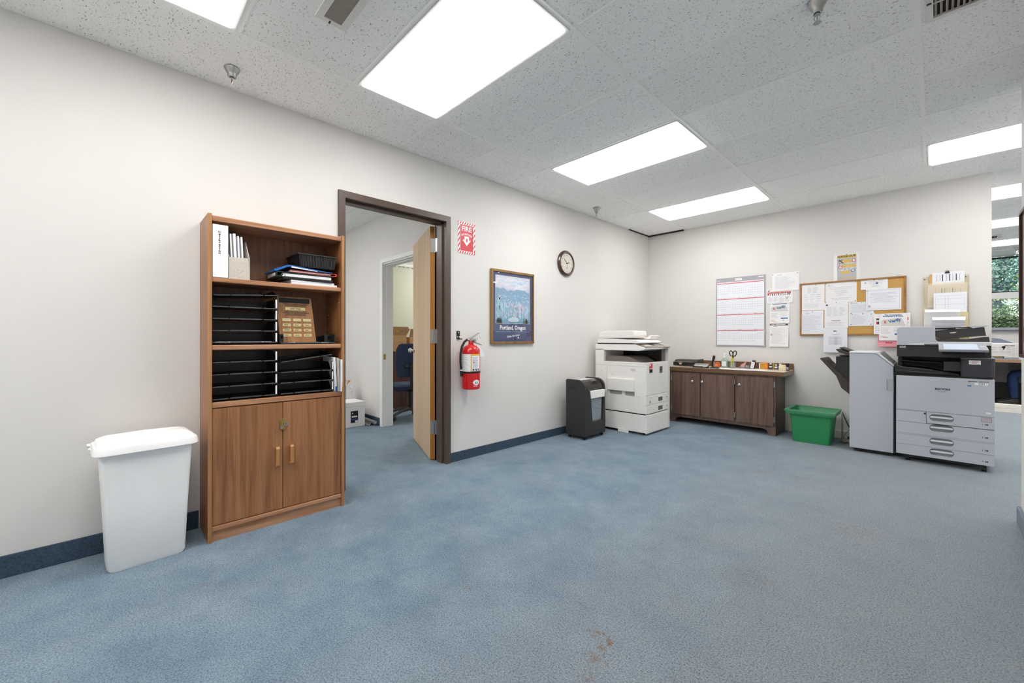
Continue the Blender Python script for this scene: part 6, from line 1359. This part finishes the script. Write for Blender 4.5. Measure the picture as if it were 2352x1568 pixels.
# tilted operation panel
Mp = rot('X', -.95, (3.25, ry-.02, 1.072))
pn = part('operation_panel', MB().prism([(3.112, 1.072), (3.385, 1.072), (3.404, .980), (3.116, .980)], 'y', ry-.045, ry-.02).xf(Mp), mat('panel grey', '#9da0a5', .4), t, .003)
pu = Vector((1, 0, 0)); pv_ = (Mp.to_3x3() @ Vector((0, 0, 1))); po = Mp @ Vector((3.112, ry-.045, .980))
pr = Print(po, pu, pv_)
SCR = mat('copier screen', '#c6d0e0', .15, coat=.3)
pr.poly(SCR, [(.035, .008), (.238, .008), (.225, .086), (.030, .086)]); pr.rect(WHITEPR, .245, .05, .268, .054); pr.build(pn, 'touch_screen')
part('panel_base', MB().prism([(ry-.10, 1.005), (ry-.085, 1.0), (ry+.05, 1.035), (ry+.05, 1.05), (ry-.02, 1.05)], 'x', 3.135, 3.385), BLACK, t, .003)

# ================================================================== FAR ROOM
struct('trim_2', MB().box(2.0, 7.6, 9.30, 9.40, 0, .062).box(2.0, 7.6, 9.302, 9.398, .064, .125), mat('cream curb', '#e3dcd2', .6), 'low cream curb crossing the floor of the far room', .003)
w1 = struct('window_1', None, None, 'far window with trees outside', loc=(4.17, 11.9, 1.28))
WF = mat('window frame white', '#e6e4e2', .5); BLK = mat('window gasket', '#1f1c1a', .6)
wx0, wx1 = 3.25, 5.1
part('window_frame', MB().box(wx0, wx1, 11.88, 12.0, 1.895, 2.015).box(wx0, wx0+.06, 11.88, 12.0, 1.28, 2.75).box(wx1-.06, wx1, 11.88, 12.0, 1.28, 2.75), WF, w1)
part('gasket', MB().box(wx0, wx1, 11.90, 11.98, 2.015, 2.035).box(wx0, wx1, 11.90, 11.98, 2.675, 2.70), BLK, w1)  # upper strip is dark colour painted for the shadow gap at the window head
part('window_sill', MB().box(wx0-.05, wx1+.05, 11.80, 12.0, 1.285, 1.335), mat('grey sill', '#9aa0a6', .5), w1, .004)
GLZ = clear_mat('window glass', '#f4f8f6', .012, .0)
part('pane', MB().box(wx0+.05, wx1-.05, 11.945, 11.947, 2.02, 2.70), clear_mat('tinted pane', '#dde7e9', .012, .0), w1); part('pane', MB().box(wx0+.05, wx1-.05, 11.945, 11.947, 1.33, 1.90), GLZ, w1)
# desk and what stands on it
t = thing('long_desk', 'dark-topped desk below the far window', 'desk', (4.2, 10.7, 0))
part('desk_top', MB().box(3.1, 5.6, 10.02, 11.30, .765, .785), mat('desk blue black', '#3a4658', .25), t, .002)
part('edge_band', MB().box(3.1, 5.6, 9.998, 10.02, .735, .786), wood('desk edge', '#8a6a50', '#a07d60', '#b08d70', 'X', .5), t, .003)
part('modesty_panel', MB().box(3.1, 4.02, 11.20, 11.22, .33, .76), mat('panel taupe grey', '#b8afa8', .6), t); part('modesty_panel', MB().box(4.02, 5.5, 11.20, 11.22, .33, .76), mat('panel mid grey', '#8f8b8a', .6), t)
part('lower_shelf', MB().box(3.1, 5.5, 11.22, 11.30, .0, .34), mat('dark kick panel', '#454348', .6), t)
for x in (3.12, 5.55): part('leg', MB().box(x, x+.03, 10.05, 11.25, 0, .765), DARK2, t, .002)
part('foot_glide', MB().cyl((3.90, 11.15, 0), (3.90, 11.15, .05), .035, n=14), BLACK, t)
t = thing('storage_box', 'white printed carton on the far desk', 'box', (3.85, 10.95, .785)); part('box_body', MB().box(3.45, 4.13, 10.92, 11.22, .786, 1.03), mat('box white', '#d9d3cd', .7), t, .003)
pr = Print((3.45, 10.92, .786), (1, 0, 0), (0, 0, 1))
for b in (.07, .165): pr.rect(INK, 0, b, .68, b+.003)
pr.rect(INK, .60, .0, .603, .24); pr.lines(INKD, .50, .62, .212, .212, 1, .012, .9, 2, 5); pr.poly(INKBK, circ2(.49, .185, .022, 12)); pr.poly(INKBK, [(.497, .205), (.512, .20), (.500, .15), (.470, .118), (.485, .15)]); pr.lines(INK, .36, .60, .18, .10, 3, .012, .4, 3, 4); pr.rect(INKD, .33, .13, .36, .14); pr.build(t, 'box_print', kind='stuff')
t = thing('clear_dome', 'clear curved plastic lid on the white carton of the far desk', 'lid', (3.85, 10.95, 1.03))
part('dome', MB().prism([(3.46, 1.032), (3.46, 1.145), (3.72, 1.150), (3.90, 1.122), (4.03, 1.062), (4.06, 1.045), (4.10, 1.036), (4.10, 1.032)], 'y', 10.94, 11.20), clear_mat('smoky dome', '#a9b3c4', .15, .05, .25), t, .006)
part('dome_rim', MB().box(3.455, 4.105, 10.932, 10.94, 1.031, 1.045), PAPERC, t)
t = thing('desk_ruler', 'brown striped strip at the front of the white carton', 'ruler', (3.86, 10.7, .786)); part('strip', MB().box(3.66, 3.93, 10.68, 10.72, .786, .815), mat('olive strip', '#5b4c2c', .5), t, .003); part('stripe', MB().box(3.68, 3.91, 10.678, 10.681, .797, .807), mat('tan stripe', '#b39b6a', .6), t)
t = thing('paper_stack', 'small white pad at the right end of the far desk', 'paper', (4.18, 10.15, .786)); part('pad', MB().box(4.05, 4.3, 10.05, 10.25, .786, .80), PAPER, t, .002)
# seated person: only a trouser leg and shoe show from here
def skin_body(name, verts, edges, radii, m, parent, root=0):
    me = bpy.data.meshes.new(name); me.from_pydata(verts, edges, []); me.materials.append(m)
    o = bpy.data.objects.new(name, me); COL.objects.link(o); o.parent = parent
    sk = o.modifiers.new('skin', 'SKIN'); sk.use_smooth_shade = True
    if not me.skin_vertices: 
        bpy.context.view_layer.objects.active = o
    for i, r in enumerate(radii): me.skin_vertices[0].data[i].radius = (r, r) if not isinstance(r, tuple) else r
    me.skin_vertices[0].data[root].use_root = True
    sb = o.modifiers.new('sub', 'SUBSURF'); sb.levels = 1; sb.render_levels = 2
    return o
hx, hy = 4.49, 10.62
t = thing('person', 'seated person in navy trousers and dark shoes under the far desk', 'person', (hx, hy, 0))
TRO = mat('navy trousers', '#263a66', .85); SHI = mat('grey blue shirt', '#6e7f93', .8); SKN = mat('skin', '#b98768', .5); HAIR = mat('dark hair', '#2a211c', .6); SHOE = mat('dark shoe', '#231d1a', .4); SOLE = mat('tan sole', '#8d7a62', .6)
V = [(0, 0, .53), (0, 0, .68), (.01, 0, .86), (0, 0, 1.02), (-.01, 0, 1.10), (-.02, 0, 1.16)]; E = [(0, 1), (1, 2), (2, 3), (3, 4), (4, 5)]; R = [(.15, .11), (.14, .10), (.17, .11), (.14, .09), .055, .052]
for sg in (-1, 1):
    k = len(V); V += [(0, sg*.10, .52), (-.24, sg*.115, .53), (-.46, sg*.12, .525), (-.475, sg*.12, .46), (-.47, sg*.12, .30), (-.46, sg*.12, .10)]
    R += [.095, .082, .066, .062, .056, .042]; E += [(0, k)]+[(k+i, k+i+1) for i in range(5)]
    k = len(V); V += [(0, sg*.19, 1.0), (-.03, sg*.23, .90), (-.06, sg*.24, .76), (-.08, sg*.21, .68), (-.16, sg*.14, .635)]
    R += [.06, .052, .044, .038, .030]; E += [(3, k)]+[(k+i, k+i+1) for i in range(4)]
try:
    bd = skin_body('body', V, E, R, TRO, t)
    bd.data.materials.append(SHI)
except Exception as ex_:
    pass
part('shirt', MB().loft([rrect(0, 0, .27, .36, .10, .60), rrect(.01, 0, .27, .40, .11, .75), rrect(.01, 0, .27, .44, .11, .92), rrect(0, 0, .22, .40, .10, 1.03), rrect(-.01, 0, .13, .16, .06, 1.09)]), SHI, t, local=True)
hd = part('head', MB().loft([rrect(-.015, 0, .11, .11, .05, 1.12), rrect(-.035, 0, .16, .13, .06, 1.17), rrect(-.03, 0, .19, .15, .07, 1.24), rrect(-.025, 0, .19, .155, .075, 1.30), rrect(-.015, 0, .14, .12, .058, 1.355)]), SKN, t, local=True)
part('hair', MB().loft([rrect(.02, 0, .13, .165, .06, 1.22), rrect(.0, 0, .185, .172, .08, 1.29), rrect(-.012, 0, .19, .165, .08, 1.34), rrect(-.01, 0, .12, .11, .05, 1.375)]), HAIR, hd, local=True)
part('nose', MB().prism([(-.125, 1.235), (-.148, 1.222), (-.125, 1.215)], 'y', -.012, .012), SKN, hd, .003, local=True)
for sg in (-1, 1):
    part('eye', MB().sphere((-.124, sg*.033, 1.252), .011), INKBK, hd, local=True); part('ear', MB().sphere((-.01, sg*.078, 1.24), .026, sc=(.7, .35, 1.1)), SKN, hd, local=True)
    x, y = -.47, sg*.12
    part('shoe', MB().loft([[(x+p[0], y+p[1], z) for p in pts] for z, pts in ((.022, rrect(-.07, 0, .28, .095, .046, 0)), (.05, rrect(-.065, 0, .275, .092, .045, 0)), (.075, rrect(-.02, 0, .18, .085, .04, 0)), (.105, rrect(.015, 0, .10, .08, .038, 0)))]), SHOE, t, local=True)
    part('shoe_sole', MB().loft([[(x+p[0], y+p[1], z) for p in rrect(-.07, 0, .29, .10, .048, 0)] for z in (0, .022)]), SOLE, t, local=True)
    hv = [(x+.14, sg*.14, .835) for x in (-.47,)]
    hb = MB().loft([[(-.34-dx, sg*.14+p[0], .835+p[1]) for p in rr2(0, 0, wd, tk, tk*.4, 3)] for dx, wd, tk in ((0, .05, .035), (.04, .08, .032), (.085, .085, .026))])
    hnd = part('hand', hb, SKN, t, local=True); hnd.location = (.17, 0, -.205)
    for q in range(4): part('finger', MB().tube([(-.42, sg*.14+(q-1.5)*.02, .838), (-.455-.006*(q in (1, 2)), sg*.14+(q-1.5)*.021, .832), (-.485-.008*(q in (1, 2)), sg*.14+(q-1.5)*.021, .812)], [.009, .0085, .007], 6), SKN, hnd, local=True)
    part('finger', MB().tube([(-.36, sg*.14-sg*.035, .835), (-.395, sg*.14-sg*.062, .828), (-.425, sg*.14-sg*.068, .815)], [.011, .010, .008], 6), SKN, hnd, local=True)
office_chair((hx+.14, hy, 0), 0.0, 'office chair under the seated person behind the right wall')
# outside: ground, hedge, trees
struct('ground', MB().box(-6, 16, 12.06, 40, -.3, -.05), mat('lawn', '#5d6b3a', .95, vary=.3, vscale=3), 'ground outside the far window')
def foliage(n, size, fn, seed):
    rd = random.Random(seed); v = []; f = []
    for q in range(n):
        p = Vector(fn(rd)); a = rd.uniform(0, 2*PI); b = rd.uniform(-.9, .9)
        u = Vector((math.cos(a), math.sin(a)*.6, b)).normalized()*size*rd.uniform(.6, 1.3); w_ = u.cross(Vector((rd.uniform(-1, 1), rd.uniform(-1, 1), rd.uniform(-1, 1)))).normalized()*size*.35
        k = len(v); v += [p-u, p-w_, p+u, p+w_]; f.append((k, k+1, k+2, k+3))
    return MB().add(v, f)
def leaf_mat(name, c0, c1):
    m, n, l, b = base_mat(name); g = n.new('ShaderNodeNewGeometry'); r = n.new('ShaderNodeValToRGB'); r.color_ramp.elements[0].color = rgb(c0); r.color_ramp.elements[1].color = rgb(c1)
    l.new(g.outputs['Random Per Island'], r.inputs[0]); l.new(r.outputs[0], b.inputs['Base Color']); b.inputs['Roughness'].default_value = .5; b.inputs['Transmission Weight'].default_value = 0
    return m
HL = leaf_mat('hedge leaf', '#33491f', '#8a9d58'); TL = leaf_mat('tree leaf', '#3d5a45', '#a3b894'); SL = leaf_mat('shrub leaf', '#8fa23a', '#d7d878'); BARK = mat('bark', '#6a6470', .9, vary=.3, vscale=12)
for q, (x, l) in enumerate(((3.4, 'dense green hedge outside the left of the far window'), (5.95, 'dense green hedge outside the right of the far window'))):
    t = thing('hedge', l, 'hedge', (x, 13.6, -.05), group='hedges outside the window')
    part('foliage', foliage(22000, .026, lambda rd: (x+rd.uniform(-1.25, 1.25), 13.6+rd.uniform(-.35, .35), rd.uniform(0, 1.78)+.10*math.sin(rd.random()*9)), 31+q), HL, t, kind='stuff')
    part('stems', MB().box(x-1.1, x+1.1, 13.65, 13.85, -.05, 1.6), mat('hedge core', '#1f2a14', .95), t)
for q, (x, y, h_, l) in enumerate(((4.3, 18.5, 6.2, 'leafy tree with forked trunk outside the far window'), (10.6, 21.5, 8.0, 'leafy tree farther right outside the far window'), (-3.4, 22.0, 7.5, 'leafy tree farther left outside the far window'))):
    t = thing('tree', l, 'tree', (x, y, -.05), group='trees outside the window')
    part('trunk', MB().tube([(x, y, -.1), (x+.1, y, 1.6), (x-.05, y, 2.6), (x+.5, y, 4.2), (x+.7, y, h_*.8)], [.28, .24, .2, .13, .05], 10).tube([(x-.02, y, 2.2), (x-.8, y-.1, 2.9), (x-1.9, y-.3, 3.2)], [.14, .1, .05], 8).tube([(x+.05, y, 2.4), (x+.9, y-.3, 3.5), (x+1.7, y-.4, 3.9)], [.13, .09, .05], 8), BARK, t)
    part('crown', foliage(46000 if q == 0 else 6000, .042 if q == 0 else .12, lambda rd: (x+max(-3.3, min(3.3, rd.gauss(0, 1.25))), y+rd.gauss(0, 1.0), h_*.55+rd.gauss(0, h_*.24)), 51+q), TL, t, kind='stuff')
t = thing('shrub', 'yellow-green shrub sprig rising outside the upper window pane', 'shrub', (4.45, 12.8, -.05))
part('stems', MB().tube([(4.45, 12.8, -.05), (4.42, 12.8, 1.5), (4.50, 12.8, 2.1), (4.42, 12.8, 2.4)], .012, 6).tube([(4.44, 12.8, 1.6), (4.25, 12.8, 2.05)], .008, 6), BARK, t)
part('foliage', foliage(260, .04, lambda rd: (lambda k: (4.46+rd.gauss(0, .09)-.05*k, 12.8+rd.gauss(0, .05), 2.0+.4*k+rd.gauss(0, .035)))(rd.random()), 61), SL, t, kind='stuff')
part('foliage', foliage(420, .035, lambda rd: (rd.uniform(3.5, 4.9), 12.8+rd.gauss(0, .05), 1.98+rd.gauss(0, .035)), 62), SL, t, kind='stuff')
